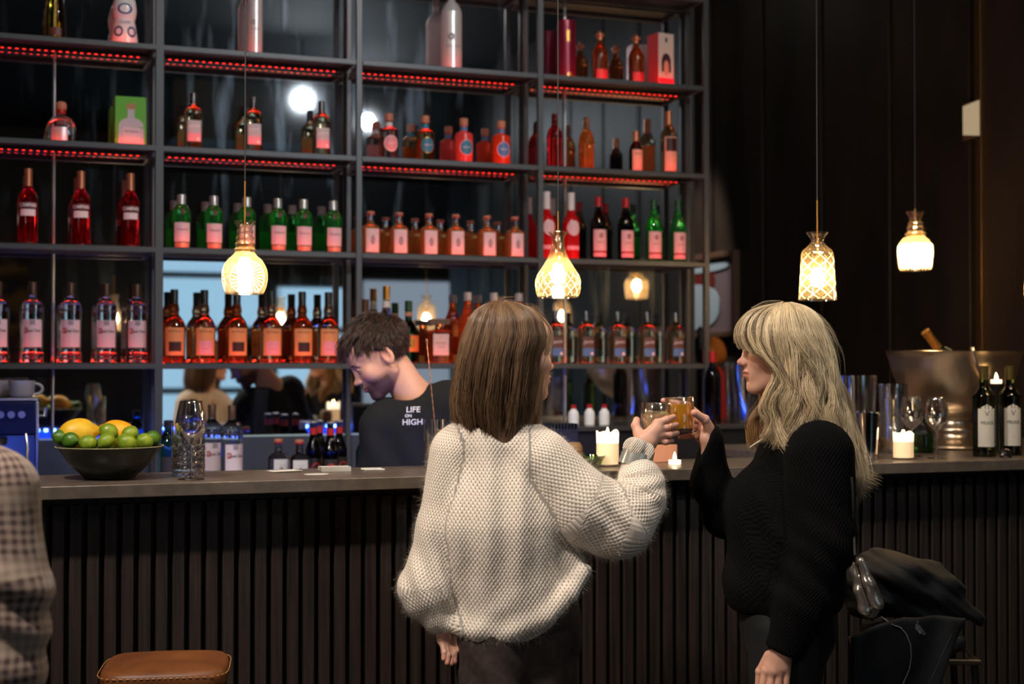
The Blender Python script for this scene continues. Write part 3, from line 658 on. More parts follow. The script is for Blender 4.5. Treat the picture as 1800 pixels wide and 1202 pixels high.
# ---------------------------------------------------------------- pendant lamps: upturned cut crystal decanters
def thin_glass(name, cut=None, tint=(1,.93,.80), fac=.20):
    """thin crystal: mostly clear, glossy at grazing angles, with the cut pattern as bright facets"""
    m = bpy.data.materials.new(name); m.use_nodes = True; n, l = m.node_tree.nodes, m.node_tree.links
    for x in list(n): n.remove(x)
    out = n.new('ShaderNodeOutputMaterial'); tr = n.new('ShaderNodeBsdfTransparent'); tr.inputs[0].default_value = (*tint, 1)
    gl = n.new('ShaderNodeBsdfGlossy'); gl.inputs['Roughness'].default_value = .06; gl.inputs['Color'].default_value = (1,.97,.93,1)
    lw = n.new('ShaderNodeLayerWeight'); lw.inputs[0].default_value = .35
    mx = n.new('ShaderNodeMixShader'); l.new(tr.outputs[0], mx.inputs[1]); l.new(gl.outputs[0], mx.inputs[2])
    mr = n.new('ShaderNodeMapRange'); mr.inputs['To Min'].default_value = fac*.45; mr.inputs['To Max'].default_value = .9
    l.new(lw.outputs['Facing'], mr.inputs['Value']); l.new(mr.outputs[0], mx.inputs[0])
    last = mx
    if cut:
        tl = n.new('ShaderNodeBsdfTranslucent'); tl.inputs[0].default_value = (1,.72,.38,1)
        df = n.new('ShaderNodeBsdfDiffuse'); df.inputs[0].default_value = (1,.86,.66,1)
        ad = n.new('ShaderNodeAddShader'); l.new(tl.outputs[0], ad.inputs[0]); l.new(gl.outputs[0], ad.inputs[1])
        tc = n.new('ShaderNodeTexCoord'); sp = n.new('ShaderNodeSeparateXYZ'); l.new(tc.outputs['Object'], sp.inputs[0])
        at = n.new('ShaderNodeMath'); at.operation = 'ARCTAN2'; l.new(sp.outputs[0], at.inputs[0]); l.new(sp.outputs[1], at.inputs[1])
        k, zf, w, z0, z1 = cut
        def M(op, a, b=None):
            x = n.new('ShaderNodeMath'); x.operation = op
            for i, q in enumerate((a, b)):
                if q is None: continue
                if isinstance(q, (int, float)): x.inputs[i].default_value = q
                else: l.new(q, x.inputs[i])
            return x.outputs[0]
        z = sp.outputs[2]; za = M('MULTIPLY', z, zf); aa = M('MULTIPLY', at.outputs[0], k/(2*PI))
        d1 = M('ABSOLUTE', M('SUBTRACT', M('FRACT', M('ADD', aa, za)), .5)); d2 = M('ABSOLUTE', M('SUBTRACT', M('FRACT', M('SUBTRACT', aa, za)), .5))
        ln = M('MAXIMUM', M('LESS_THAN', d1, w), M('LESS_THAN', d2, w))
        if k < 0:   # star cuts: spokes round three points of the belly
            ln = None
            for q in (0, 2.0944, -2.0944):
                cx = M('ADD', M('MULTIPLY', sp.outputs[0], math.cos(q)), M('MULTIPLY', sp.outputs[1], math.sin(q)))
                fr_ = M('SUBTRACT', M('MULTIPLY', sp.outputs[1], math.cos(q)), M('MULTIPLY', sp.outputs[0], math.sin(q)))
                dz = M('SUBTRACT', z, .042); rr_ = M('SQRT', M('ADD', M('MULTIPLY', cx, cx), M('MULTIPLY', dz, dz)))
                aa = M('ADD', M('MULTIPLY', M('ARCTAN2', dz, cx), 26/(2*PI)), M('MULTIPLY', rr_, 22))
                s_ = M('MULTIPLY', M('LESS_THAN', M('ABSOLUTE', M('SUBTRACT', M('FRACT', aa), .5)), .17), M('LESS_THAN', fr_, -.018))
                s_ = M('MULTIPLY', s_, M('LESS_THAN', rr_, .043)); s_ = M('MAXIMUM', s_, M('MULTIPLY', M('MULTIPLY', M('GREATER_THAN', rr_, .0445), M('LESS_THAN', rr_, .0462)), M('LESS_THAN', fr_, -.01)))
                ln = s_ if ln is None else M('MAXIMUM', ln, s_)
        inz = M('MULTIPLY', M('GREATER_THAN', z, z0), M('LESS_THAN', z, z1))
        f2 = M('MULTIPLY', M('MULTIPLY', ln, inz), .55); f3 = M('MAXIMUM', f2, .045)  # floor value adds an orange lamplight haze over the plain crystal
        m2 = n.new('ShaderNodeMixShader'); l.new(mx.outputs[0], m2.inputs[1]); l.new(ad.outputs[0], m2.inputs[2]); l.new(f3, m2.inputs[0]); last = m2
    l.new(last.outputs[0], out.inputs['Surface']); return m
M_bulb = mat('glowing bulb', (1,1,1), .5, emit=(1,.70,.38), es=230)
M_bulb2 = mat('bright glowing bulb', (1,1,1), .5, emit=(1,.66,.32), es=560)
M_brass = mat('brass', srgb(190,130,60), .3, .9); M_cord = mat('twisted cord', srgb(58,52,50), .6); M_cordg = mat('gold cord', srgb(200,140,70), .4, .5)
def pendant(label, u, v, Y, prof, cut, goldcord=0):
    """v: lower rim row. prof: (r, z) upward from the rim."""
    P = atY(u, v, Y); root = empty('pendant_lamp', P, 0, label, 'lamp', None)
    pr = [tuple(p) for p in spline(prof, 96)]
    inner = [(max(r-.003,.001), z) for r, z in reversed(pr)]
    mb = MB().lathe(pr, 48, capb=False, capt=False)
    mb.build('shade', thin_glass('cut crystal '+label[:14], cut), root, True, 60)
    rim = MB().lathe([(pr[0][0], 0), (pr[0][0]-.003, .0), (pr[0][0]-.003, .003), (pr[0][0], .003)], 48, capb=False, capt=False); rim.build('rim', thin_glass('crystal rim', None, fac=1.2), root, True)
    H = pr[-1][1]
    zb = H*.20
    MB().lathe([(.001,zb),(.014,zb+.004),(.021,zb+.020),(.020,zb+.034),(.013,zb+.052),(.012,zb+.060)], 16).build('bulb', M_bulb2 if Y > 4.5 else M_bulb, root, True)
    MB().lathe([(.0135,zb+.058),(.0145,zb+.062),(.0145,zb+.092),(.006,zb+.096)], 16).build('lamp_holder', M_brass, root, True)
    MB().tube([(0,0,zb+.09),(0,0,H+.03),(0,0,H+goldcord)] if goldcord else [(0,0,zb+.09),(0,0,H+.01)], .0022, 8).build('cord_sleeve', M_cordg, root, True)
    top = 4.1-P.z; tw = []
    nn = 60
    MB().tube([(0,0,H+goldcord+.0),(0,0,top)], .0019, 8).build('cord', M_cord, root, True)
    MB().lathe([(.05,top-.03),(.05,top-.001)], 24).build('ceiling_rose', M_fr, root, True)
    return root
# 1 round decanter with star cuts
pendant('round bellied crystal decanter lamp hanging left of the bartender', 430, 517, 3.79,
  [(.049,0),(.056,.018),(.0605,.043),(.058,.068),(.046,.090),(.032,.103),(.026,.113),(.029,.118),(.0235,.125),(.0265,.133),(.0215,.141),(.0245,.149),(.0195,.158),(.0225,.166),(.0195,.175),(.027,.190),(.029,.196)], (-22, 9, .055, .001, .2), .105)
pendant('onion shaped crystal decanter lamp with lattice cuts above the brown haired woman', 981, 523, 3.81,
  [(.058,0),(.064,.018),(.0665,.040),(.062,.062),(.048,.085),(.033,.110),(.024,.130),(.0185,.155),(.0185,.172),(.027,.186),(.031,.190)], (15, 30, .05, .004, .072), .06)
pendant('bell shaped crystal decanter lamp with diamond cuts above the blonde woman', 1437, 528, 3.80,
  [(.0585,0),(.057,.02),(.054,.07),(.051,.12),(.049,.146),(.044,.156),(.032,.166),(.0225,.176),(.0185,.184),(.024,.196),(.033,.207),(.034,.211)], (8, 29, .055, .004, .146), .10)
pendant('smaller barrel shaped crystal decanter lamp furthest back at the right', 1609, 475, 4.63,
  [(.058,0),(.063,.025),(.067,.06),(.066,.092),(.052,.118),(.036,.132),(.041,.140),(.030,.149),(.029,.156),(.032,.165),(.026,.174),(.028,.184),(.022,.192),(.024,.205),(.034,.222),(.034,.228)], (26, 12, .16, .0, .10), 0)
pendant('crystal decanter lamp beyond the right edge, seen only in the mirror', 1832, 520, 3.80,
  [(.0585,0),(.057,.02),(.054,.07),(.051,.12),(.049,.146),(.044,.156),(.032,.166),(.0225,.176),(.0185,.184),(.024,.196),(.033,.207),(.034,.211)], (8, 29, .055, .004, .146), .10)

# ---------------------------------------------------------------- things on the bar
ZT = ZC+.0008
def on_bar(u, v): p = atZ(u, v, ZC); return Vector((p.x, min(max(p.y, YC+.03), YCR-.03), ZT))
M_tglass = thin_glass('drinking glass', None, (.97,.98,1), .30)
M_wine = thin_glass('wine glass crystal', None, (.97,.98,1), .55)
M_xtal = mat('solid crystal', (.97,.98,.99), .012, 0, 1, 1.48)
# fruit bowl
pb = on_bar(193, 838); pb.y = 4.06; pb.x = atY(193, 800, 4.06).x
bowl = empty('fruit_bowl', pb, 0, 'wide dark green ceramic bowl holding limes and lemons', 'bowl')
M_bowl = mat('bowl glaze', srgb(34,38,32), .32, coat=.3); noise_bump(M_bowl, 60, .001, .3)
SB = 1/pxm(193, 4.06)
bo = [(.045,0),(.068,.002),(.074,.010),(.108,.040),(.124,.066),(.138,.0835),(.1440,.0875)]
bo = [tuple(p) for p in spline(bo, 18)]
bi = [(r-.006, z+.0015) for r, z in reversed(bo) if z > .008]+[(.001,.012)]
MB().lathe([(max(r,.001),max(z,0)) for r, z in bo]+[(.1425,.0893)]+bi, 56, capt=False).build('body', M_bowl, bowl, True, 60)
MB().lathe([(.1440,.0870),(.1460,.0885),(.1440,.0900),(.1415,.0893)], 56, capb=False, capt=False).build('rim', mat('bowl rim', srgb(150,150,110), .35), bowl, True)
M_lime = noise_color(mat('lime skin', rough=.38, coat=.25), srgb(70,104,18), srgb(150,170,44), 22, None, .3, .7); noise_bump(M_lime, 900, .0006, .5)
M_dlime = noise_color(mat('dark lime skin', rough=.38, coat=.25), srgb(36,80,16), srgb(84,126,30), 22, None, .3, .7); noise_bump(M_dlime, 900, .0006, .5)
M_lemon = noise_color(mat('lemon skin', rough=.42, coat=.2), srgb(214,160,20), srgb(240,196,50), 14, None, .3, .7); noise_bump(M_lemon, 700, .0008, .6)
M_lemon2 = noise_color(mat('ripe lemon skin', rough=.42, coat=.2), srgb(224,150,14), srgb(244,180,30), 14, None, .3, .7); noise_bump(M_lemon2, 700, .0008, .6)
M_stalk = mat('stalk end', srgb(120,110,50), .7)
def fruit(name, u, v, dy, r, ln, m, label, rot, group):
    """centre at a picture point, dy from the bowl centre"""
    c = atY(u, v, pb.y+dy); root = empty(name, c, 0, label, name, group)
    V = []; F = []; ns, nr = 24, 18; q = Euler(rot).to_matrix()
    rr = random.Random(int(u*7+v)); ph = rr.random()*6
    for i in range(nr+1):
        t = i/nr*PI; x = -math.cos(t)*ln; rad = math.sin(t)**.92*r
        if name == 'lemon': x += math.copysign(.010*max(0, abs(math.cos(t))-.86)/.14, x); rad *= 1-.25*max(0, abs(math.cos(t))-.7)
        else: x += math.copysign(.003*max(0, abs(math.cos(t))-.93)/.07, x)
        for k in range(ns):
            a = 2*PI*k/ns; w = 1+.018*math.sin(3*a+ph+2*t)
            V.append(q@Vector((x, rad*w*math.cos(a), rad*w*math.sin(a))))
    for i in range(nr):
        for k in range(ns): F.append((i*ns+k, i*ns+(k+1)%ns, (i+1)*ns+(k+1)%ns, (i+1)*ns+k))
    meshobj('flesh_skin' if 0 else 'skin', V, F, m, root, True)
    st = MB().lathe([(.003,0),(.0022,.002),(.0005,.0025)], 10); st.v = [q@(Matrix.Rotation(PI/2,3,'Y')@Vector(p)+Vector((ln+(.009 if name=='lemon' else .0015),0,0))) for p in st.v]
    st.build('stalk_end', M_stalk, root, True)
for a in [(136, 762, .05, .042, .053, M_lemon, 'big yellow lemon on the left of the bowl, above the limes', (.1,-.15,.2)),
          (208, 763, .070, .040, .050, M_lemon2, 'deeper yellow lemon behind the middle lime', (.2,.25,-.2))]:
    fruit('lemon', *a, 'lemons in the bowl')
LM = [(107, 769, .03, .021, .023, M_dlime, 'dull green lime at the far left, half behind a darker lime', (0,.3,.5)),
      (124, 774, -.04, .0225, .0235, M_dlime, 'dark green lime at the left front of the bowl', (.3,0,-.8)),
      (155, 779, -.07, .0225, .024, M_lime, 'yellowish green lime in the front, second from left', (0,.2,.3)),
      (187, 775, -.075, .0215, .024, M_lime, 'upright lime in the front, in the middle of the bowl', (.2,-.6,.4)),
      (191, 759, -.02, .0235, .025, M_lime, 'lime on top of the pile in front of the deeper yellow lemon', (.4,.5,0)),
      (223, 778, -.07, .0245, .027, M_lime, 'large pale green lime at the front right', (.1,.5,-.3)),
      (229, 762, -.01, .0215, .024, M_lime, 'lime above the large pale green one', (0,-.4,.6)),
      (254, 776, -.035, .0235, .0245, M_lime, 'bright green lime on the right side', (.4,.2,1.1)),
      (268, 770, .035, .0215, .022, M_dlime, 'dark green lime at the far right, touching the rim', (.2,0,.2)),
      (188, 788, -.055, .020, .022, M_lime, 'lime almost sunk behind the front rim', (0,0,.2))]
for a in LM: fruit('lime', *a, 'limes in the bowl')
for k_, (dx, dy) in enumerate([(-.05,.02),(.0,.0),(.05,.01),(0,.05),(-.02,-.03)]):
    fruit('lime', 193+dx*600, 808, dy, .026, .027, M_lime, ['lime at the bottom of the bowl, left','lime at the bottom of the bowl, centre','lime at the bottom of the bowl, right','lime at the bottom of the bowl, back','lime at the bottom of the bowl, front'][k_], (0,.2,.3*k_), 'limes in the bowl')
# stemmed glass
def wineglass(P, H, R, label, tumbler=False, fill=None, group=None, sc=1.0):
    root = empty('wine_glass', P, 0, label, 'glass', group)
    h0 = H*.44
    pr = [(.004,h0),(.012,h0+.006),(R*.80,h0+H*.13),(R,h0+H*.24),(R*.93,h0+H*.38),(R*.72,H)]
    o_ = [tuple(p) for p in spline(pr, 26)]; MB().lathe(o_+[(max(r-.0011,.0005), z+.0004) for r, z in reversed(o_)], 40, capb=False, capt=False).build('bowl', M_wine, root, True, 80)
    MB().lathe([(.0045,h0+.004),(.0032,h0-.01),(.003,.02),(.0055,.009)], 14).build('stem', mat('solid crystal', (.96,.97,.98), .02, 0, 1, 1.45), root, True)
    MB().lathe([(R*.86,0),(R*.87,.0012),(.02,.004),(.006,.010)], 36).build('foot', M_xtal, root, True, 60)
    if fill:
        MB().lathe([(max(r*.965,.001), z) for r, z in [tuple(p) for p in spline(pr, 26)] if z < h0+fill*H]+[(.001,h0+fill*H)], 30, capt=False).build('drink', thin_glass('clear drink', None, (.90,.88,1), .5), root, True, 60)
    return root
p1 = Vector((atY(336, 800, 3.945).x, 3.945, ZT)); wineglass(p1, .214, .0420, 'large stemmed glass with a clear drink beside the fruit bowl', fill=.24)
p2 = Vector((atY(331, 800, 4.07).x, 4.07, ZT))
gl = empty('cut_glass_tumbler', p2, 0, 'tall cut crystal glass with diamond facets behind the stemmed glass', 'glass')
V = []; F = []; ns, nz = 48, 26
for j in range(nz+1):
    z = .150*j/nz
    for k_ in range(ns):
        a = 2*PI*k_/ns; r = .0445+.002*z/.15
        if z < .088 and z > .008: r += .0022*(((k_+j) % 4 < 2)*2-1)*.5+.0012*((k_*3+j*5) % 3-1)
        V.append((r*math.cos(a), r*math.sin(a), z))
for j in range(nz):
    for k_ in range(ns): F.append((j*ns+k_, j*ns+(k_+1)%ns, (j+1)*ns+(k_+1)%ns, (j+1)*ns+k_))
F.append(tuple(range(ns-1,-1,-1)))
M_cutg = thin_glass('cut tumbler glass', None, (.93,.94,.96), .55)
meshobj('wall', V, F, M_cutg, gl, False)
MB().lathe([(.043,.0),(.044,.004),(.043,.016),(.001,.017)], 40, n=2).build('thick_base', mat('solid crystal', (.96,.97,.98), .02, 0, 1, 1.45), gl, True)
# cards
M_card = mat('white card', srgb(214,210,204), .6)
def cards(u, v, n_, w, d, rz, label, spread=.004, th=.0011):
    p = on_bar(u, v); r = random.Random(int(u))
    for i in range(n_):
        o = box('card', -w/2, w/2, -d/2, d/2, 0, th*.9, M_card); o.location = (p.x+r.uniform(-spread,spread), p.y+r.uniform(-spread,spread), ZT+i*th)
        o.rotation_euler = (0,0,rz+r.uniform(-.1,.1)*spread*100)
        top = ['bottom','lower','middle','upper','top']
        where = 'top' if i == n_-1 else 'bottom' if i == 0 else ORD[i]+' from the bottom'
        tag(o, f'white card, {where} card of the {label}', 'card', 'cards: '+label)
cards(500, 829, 3, .085, .055, .25, 'loose pile on the left')
cards(588, 828, 8, .088, .050, .0, 'neat stack in the middle', .0006, .0017)
cards(655, 826, 4, .060, .045, -.2, 'fanned pile by the bartender', .005)
# spilled powder-like light patch: thin paper coaster
o = MB().lathe([(.030,0),(.030,.0006)], 24, ax=1.2).build('coaster', M_card, smooth=True); pc_ = on_bar(556, 834); o.location = pc_; tag(o, 'thin white paper coaster beside the neat card stack', 'coaster')
# candles
M_wax = mat('wax glow', srgb(250,226,186), .5, sss=.0, emit=(1,.60,.30), es=.4); M_waxtop = mat('molten wax glow', srgb(255,240,214), .2, emit=(1,.80,.52), es=1.5)  # candlelight glowing through the wax is put in as emission
M_flame = mat('flame', (1,.8,.4), .5, emit=(1,.66,.26), es=28); M_wick = mat('wick', (.02,.015,.01), .8)
def candle(u, v, Y, r, h, label, plate=True, flame=.028, fdx=0):
    P = Vector((atY(u, v, Y).x, Y, ZT)); root = empty('candle', P, 0, label, 'candle')
    z0 = .006 if plate else 0
    ns = 32; V = []; F = []; rr = random.Random(int(u))
    rows = [(r*.97,z0),(r,z0+.004),(r,z0+h*.45)]
    for q, z in rows+[(r, z0+h*.66)]:
        V += [(q*math.cos(2*PI*k/ns), q*math.sin(2*PI*k/ns), z) for k in range(ns)]
    n1 = 4
    F = [(i*ns+k, i*ns+(k+1)%ns, (i+1)*ns+(k+1)%ns, (i+1)*ns+k) for i in range(n1-1) for k in range(ns)]
    F.append(tuple(range(ns-1,-1,-1)))
    meshobj('wax', V, F, M_wax, root, True, 60)
    V = []; hh = [h*(1+.05*math.sin(2*2*PI*k/ns+1)+.04*math.sin(5*2*PI*k/ns)) for k in range(ns)]
    for q, z in [(r, h*.66), (r*1.01, h*.8), (r*1.03, None), (r*.90, None), (r*.80, h*.90), (.001, h*.86)]:
        for k in range(ns):
            zz = z if z is not None else (hh[k] if q > r else hh[k]-.001)
            V.append((q*math.cos(2*PI*k/ns), q*math.sin(2*PI*k/ns), z0+zz))
    F = [(i*ns+k, i*ns+(k+1)%ns, (i+1)*ns+(k+1)%ns, (i+1)*ns+k) for i in range(5) for k in range(ns)]
    meshobj('molten_rim', V, F, M_waxtop, root, True, 60)
    MB().tube([(fdx,0,z0+h*.86),(fdx+.001,0,z0+h*.96)], .001, 6).build('wick', M_wick, root)
    fl = MB().lathe([(.001,0),(.0045,.004),(.0055,.010),(.0035,.018),(.0005,flame)], 14, (fdx,0,z0+h*.90)); fl.build('flame', M_flame, root, True)
    if plate:
        MB().lathe([(r*1.05,0),(r*1.38,.002),(r*1.42,.0055),(r*1.30,.0045),(.001,.004)], 32).build('glass_plate', M_tglass, root, True, 60)
    return root
candle(1068, 780, 4.03, .0345, .098, 'thick lit pillar candle between the two women near the white sleeve', flame=.026, fdx=.0)
candle(1588, 780, 3.985, .0330, .082, 'thick lit pillar candle in front of the wine glasses', flame=.0, fdx=0) if 0 else None
def candle_noflame():
    c = candle(1588, 780, 3.985, .0330, .080, 'thick pillar candle on a glass plate in front of the wine glasses', flame=.012)
candle_noflame()
def tealight(u, Y, label, z=ZT, pxv=790):
    P = Vector((atY(u, pxv, Y).x, Y, z)); root = empty('tealight', P, 0, label, 'tealight')
    MB().lathe([(.018,0),(.0195,.002),(.0195,.014),(.018,.0142),(.001,.011)], 24).build('cup', M_waxtop, root, True)
    MB().lathe([(.001,0),(.005,.004),(.006,.009),(.003,.020),(.0005,.027)], 14, (0,0,.012)).build('flame', M_flame, root, True)
tealight(1186, 4.02, 'tealight with a small flame below the raised glasses')
tealight(1752, 4.17, 'tealight on the stand between the two dark wine bottles', z=1.357)
o = empty('candle_stand', (atY(1752, 790, 4.17).x, 4.17, ZT), 0, 'thin dark pedestal carrying the tealight between the wine bottles', 'stand')
MB().lathe([(.03,.0),(.03,.008),(.008,.02),(.008,.21),(.025,.235),(.03,.244)], 24).build('column', M_bb, o, True)
o = empty('menu_block', (atY(1168, 790, 4.14).x, 4.14, ZT), .1, 'small peach coloured card holder behind the tealight', 'holder'); MB().box(-.045,.045,-.005,.005,0,.055).build('block', mat('peach card', srgb(214,150,120), .5), o, bevel=.001)
# green glass bowl near the white sleeve
o = empty('small_bowl', (atY(1040, 806, 4.0).x, 4.0, ZT), 0, 'small green glass bowl beside the big candle, by the sleeve', 'bowl'); MB().lathe([(.02,0),(.024,.002),(.036,.02),(.046,.036),(.044,.036),(.034,.022),(.001,.006)], 28).build('body', thin_glass('green tint glass', None, (.45,.62,.40), .3), o, True, 60)
# wine glasses on the right
wineglass(Vector((atY(1603, 790, 4.10).x, 4.10, ZT)), .205, .0390, 'empty wine glass directly behind the short candle', group='wine glasses on the right')
wineglass(Vector((atY(1647, 790, 3.97).x, 3.97, ZT)), .205, .0390, 'empty wine glass between the short candle and the big silver bowl', group='wine glasses on the right')
# shakers
M_polish = mat('polished steel', (.66,.62,.60), .10, 1)
for u, Y, h, lb in ((1489, 4.13, .158, 'polished steel shaker tin partly behind the blonde hair'), (1526, 4.02, .158, 'polished steel shaker tin standing clear of the blonde hair')):
    o = empty('shaker_tin', (atY(u, 780, Y).x, Y, ZT), 0, lb, 'shaker', 'steel shaker tins')
    MB().lathe([(.029,0),(.0305,.003),(.0315,.02),(.040,h-.004),(.0415,h-.003),(.0415,h),(.039,h),(.030,.02),(.001,.012)], 36).build('body', M_polish, o, True, 50)
# tall glass vases
M_vase = thin_glass('vase glass', None, (.90,.92,.96), .5)
def vase(u, Y, z, r0, r1, h, label, juice=None):
    o = empty('glass_vase', (atY(u, 780, Y).x, Y, z), 0, label, 'vase')
    MB().lathe([(r0*.9,0),(r0,.004),(r1,h),(r1-.003,h),(r0-.004,.014),(.001,.012)], 40).build('wall', M_vase, o, True, 50)
    if juice: MB().lathe([(.001,.014),(r0-.006,.015),(r0-.005+(r1-r0)*juice/h,juice),(.001,juice)], 32).build('juice', mat('yellow juice', srgb(200,150,40), .2, 0, .3), o, True, 50)
    return o
vase(1310, 5.40, 1.176, .078, .088, .262, 'tall clear cylinder vase on the raised shelf in front of the blonde face')
vase(1508, 4.34, ZT, .055, .068, .275, 'tall clear glass pitcher behind the shaker tins', None)
vase(1570, 4.30, ZT, .045, .052, .245, 'clear glass jug with yellow juice behind the candle', .055)
o = empty('green_bottle', (atY(1632, 780, 4.60).x, 4.60, ZT), 0, 'dark green bottle standing behind the wine glasses', 'bottle')
k = Kind([(.036,0),(.038,.006),(.038,.05),(.034,.075),(.018,.10),(.014,.12),(.014,.15)], G_dkgreen)
bpy.data.objects.remove(o)
o = k.make('green_bottle', 'small dark green bottle lying low behind the wine glass stems', 'bottle'); o.location = (atY(1622, 780, 4.26).x, 4.26, ZT)
# champagne bowl
pcb = Vector((atY(1676, 780, 4.13).x, 4.12, ZT)); pcb = Vector((3.22, 4.28, ZT))
M_alu = mat('hammered aluminium', (.80,.64,.48), .30, 1); noise_bump(M_alu, 26, .004, .35)
ub, rb_ = 1676, pxm(1676, 4.12)
cb = empty('champagne_bowl', (atY(1678, 780, 4.44).x, 4.44, ZT), 0, 'huge hammered silver champagne bowl on a foot behind the wine glasses', 'bowl')
SC = 1/pxm(1678, 4.44)
prof = [(58,0),(62,3),(57,9),(42,17),(36,26),(38,34),(32,42),(29,50),(34,57),(46,63),(64,72),(84,90),(99,112),(109,136),(116,162),(121,172)]
prof = [(r*SC*.97, z*SC*.985) for r, z in prof]
pr = [tuple(p) for p in spline(prof, 44)]
MB().lathe([(r, max(z,0)) for r, z in pr]+[(pr[-1][0]-.004, pr[-1][1]+.001)]+[(r-.006, z) for r, z in reversed(pr[22:-1])]+[(.001, pr[21][1]+.004)], 64, capt=False).build('body', M_alu, cb, True, 60)
MB().lathe([(pr[-1][0]-.003,pr[-1][1]-.003),(pr[-1][0]+.004,pr[-1][1]),(pr[-1][0]-.003,pr[-1][1]+.004)], 64, capb=False, capt=False).build('rim', mat('bright aluminium', (.78,.70,.62), .2, 1), cb, True)
for sgn, nm in ((-1, 'handle'), (1, 'handle')):
    a0 = math.radians(-118 if sgn < 0 else 62-0)
    R0 = pr[-1][0]; cx, cy_ = math.cos(a0), math.sin(a0); tx, ty = -cy_, cx
    pts = []
    for q in np.linspace(0, 1, 16):
        if sgn < 0: dr, dz, dt = .012+.018*math.sin(q*PI), .012-.115*q, .02+.045*q*q
        else: dr, dz, dt = .008, .015*math.sin(q*PI)+.004, -.03+.06*q
        rr = np.interp(pr[-1][1]+dz, [p[1] for p in pr[25:]], [p[0] for p in pr[25:]])
        pts.append((cx*(rr+dr)+tx*dt, cy_*(rr+dr)+ty*dt, pr[-1][1]+dz))
    MB().tube(pts, [.0085 if i < 3 else .0058 for i in range(16)], 10).build('handle', M_alu, cb, True)
# champagne bottle leaning in the bowl
k = Kind([(.04,0),(.042,.006),(.042,.14),(.034,.18),(.020,.215),(.0155,.24),(.0150,.285)], G_dkgreen)
k.lathe('foil', [(.0185,.215),(.0165,.24),(.0160,.285),(.0175,.288),(.0175,.305),(.001,.307)], K_gold)
o = k.make('champagne_bottle', 'champagne bottle neck with gold foil leaning out of the silver bowl', 'bottle')
tip = atY(1628, 584, 4.46); ax_ = Vector((.055, .0, -.062)).normalized()
o.location = tip+ax_*.300; o.rotation_euler = (-ax_).to_track_quat('Z', 'Y').to_euler()
# two dark wine bottles
k = Kind([(.036,0),(.0380,.006),(.0385,.190),(.036,.208),(.026,.222),(.0175,.234),(.0155,.25),(.0150,.300)], glass('olive glass', (.09,.10,.015), .04), smooth_n=40)
k.lathe('cap', [(.0165,.262),(.0162,.268),(.0162,.309),(.001,.310)], mat('capsule olive', srgb(70,60,26), .3, .3))
k.label('label', .034, .163, .0275, mat('felice label', srgb(196,190,178), .55), round_top=0)
V = []; 
k.label('label_peak', .163, .178, .013, mat('felice label', srgb(196,190,178), .55)) if 0 else None
V = [k.surf(x, z, .0007) for x, z in [(-.0275,.1629),(-.014,.1629),(0,.1629),(.014,.1629),(.0275,.1629),(.014,.171),(0,.1785),(-.014,.171)]]
k.parts.append(('label_peak', V, [(0,1,7),(1,2,6,7),(2,3,5,6),(3,4,5)], mat('felice label', srgb(196,190,178), .55), False, None, None))
k.text('emblem', 'V', .146, .026, K_ink, sub='label'); k.text('lettering', 'FELICE', .115, .0145, K_ink, sub='label', bold=.0002, x=.001)
k.marks('print', lines(0, (.103,.096,.090,.066), (.022,.020,.018,.005)), mat('ink faint', (.42,.30,.32), .6), sub='label'); k.marks('print_band', [(-.0274,.0274,.0525)], K_ink, w=.0018, sub='label')
for (u, Y, lb) in ((1730, 4.015, 'dark olive wine bottle with peaked white label, left of the pair'), (1776, 4.045, 'dark olive wine bottle with peaked white label, at the right edge')):
    o = k.make('wine_bottle', lb, 'bottle', 'dark wine bottles with peaked labels'); o.location = (atY(u, 780, Y).x, Y, ZT); o.rotation_euler = (0,0,-.42)
o = empty('jigger', (atY(1768, 790, 3.93).x, 3.93, ZT), 0, 'small dark coiled metal strainer in front of the right wine bottle', 'strainer')
sp_ = MB()
for i in range(4): sp_.tube([(.020*math.cos(a)*(1-i*.08), .012*math.sin(a)+0, .006+i*.006+.004*math.sin(a*2)) for a in np.linspace(0, 2*PI, 20)], .003, 8)
sp_.build('coil', mat('dark steel', (.10,.08,.08), .25, .9), o, True)
# mixing glass with bar spoon, between bartender and woman
pm = Vector((atY(764, 780, 4.16).x, 4.16, ZT))
o = empty('mixing_glass', pm, 0, 'tall mixing glass half hidden behind the white jumper', 'glass')
MB().lathe([(.030,0),(.032,.003),(.034,.146),(.032,.146),(.030,.010),(.001,.008)], 32).build('wall', M_tglass, o, True, 50)
sp = empty('bar_spoon', (0,0,0), 0, 'long twisted copper bar spoon standing in the mixing glass', 'spoon')
A_, B_ = atY(750, 598, 4.22), Vector((pm.x+.014, 4.165, ZT+.014)); pts = [A_.lerp(B_, i/60) for i in range(61)]
MB().tube(pts, [.0017+.0007*math.sin(i*1.9) for i in range(61)], 7).build('shaft', mat('copper rose', srgb(190,140,120), .3, .8), sp, True)
dv = (A_-B_).normalized(); MB().tube([A_-dv*.012, A_, A_+dv*.006], [.0028,.0045,.001], 8).build('finial', mat('copper rose', srgb(190,140,120), .3, .8), sp, True)
# card rack at the right of the white jumper
o = empty('garnish_rack', (atY(986, 745, 4.5).x, 4.5, 0), 0, 'black ribbed rack behind the white shoulder', 'rack')
z_ = atY(986, 745, 4.6).z; rk = MB(); rk.box(-.05,.05,-.03,.03,.0008,z_-.012)
for i in range(9): rk.box(-.05+i*.0118,-.045+i*.0118,-.032,.03,z_-.012,z_+.006)
rk.build('ribbed_body', M_bb, o)
o = empty('round_cork_pot', (atY(1006, 765, 4.15).x, 4.15, ZT), 0, 'small tan round pot behind the white shoulder', 'pot'); MB().lathe([(.02,0),(.03,.01),(.034,.03),(.032,.055),(.024,.068),(.001,.07)], 24).build('body', mat('tan pot', srgb(120,90,60), .6), o, True)
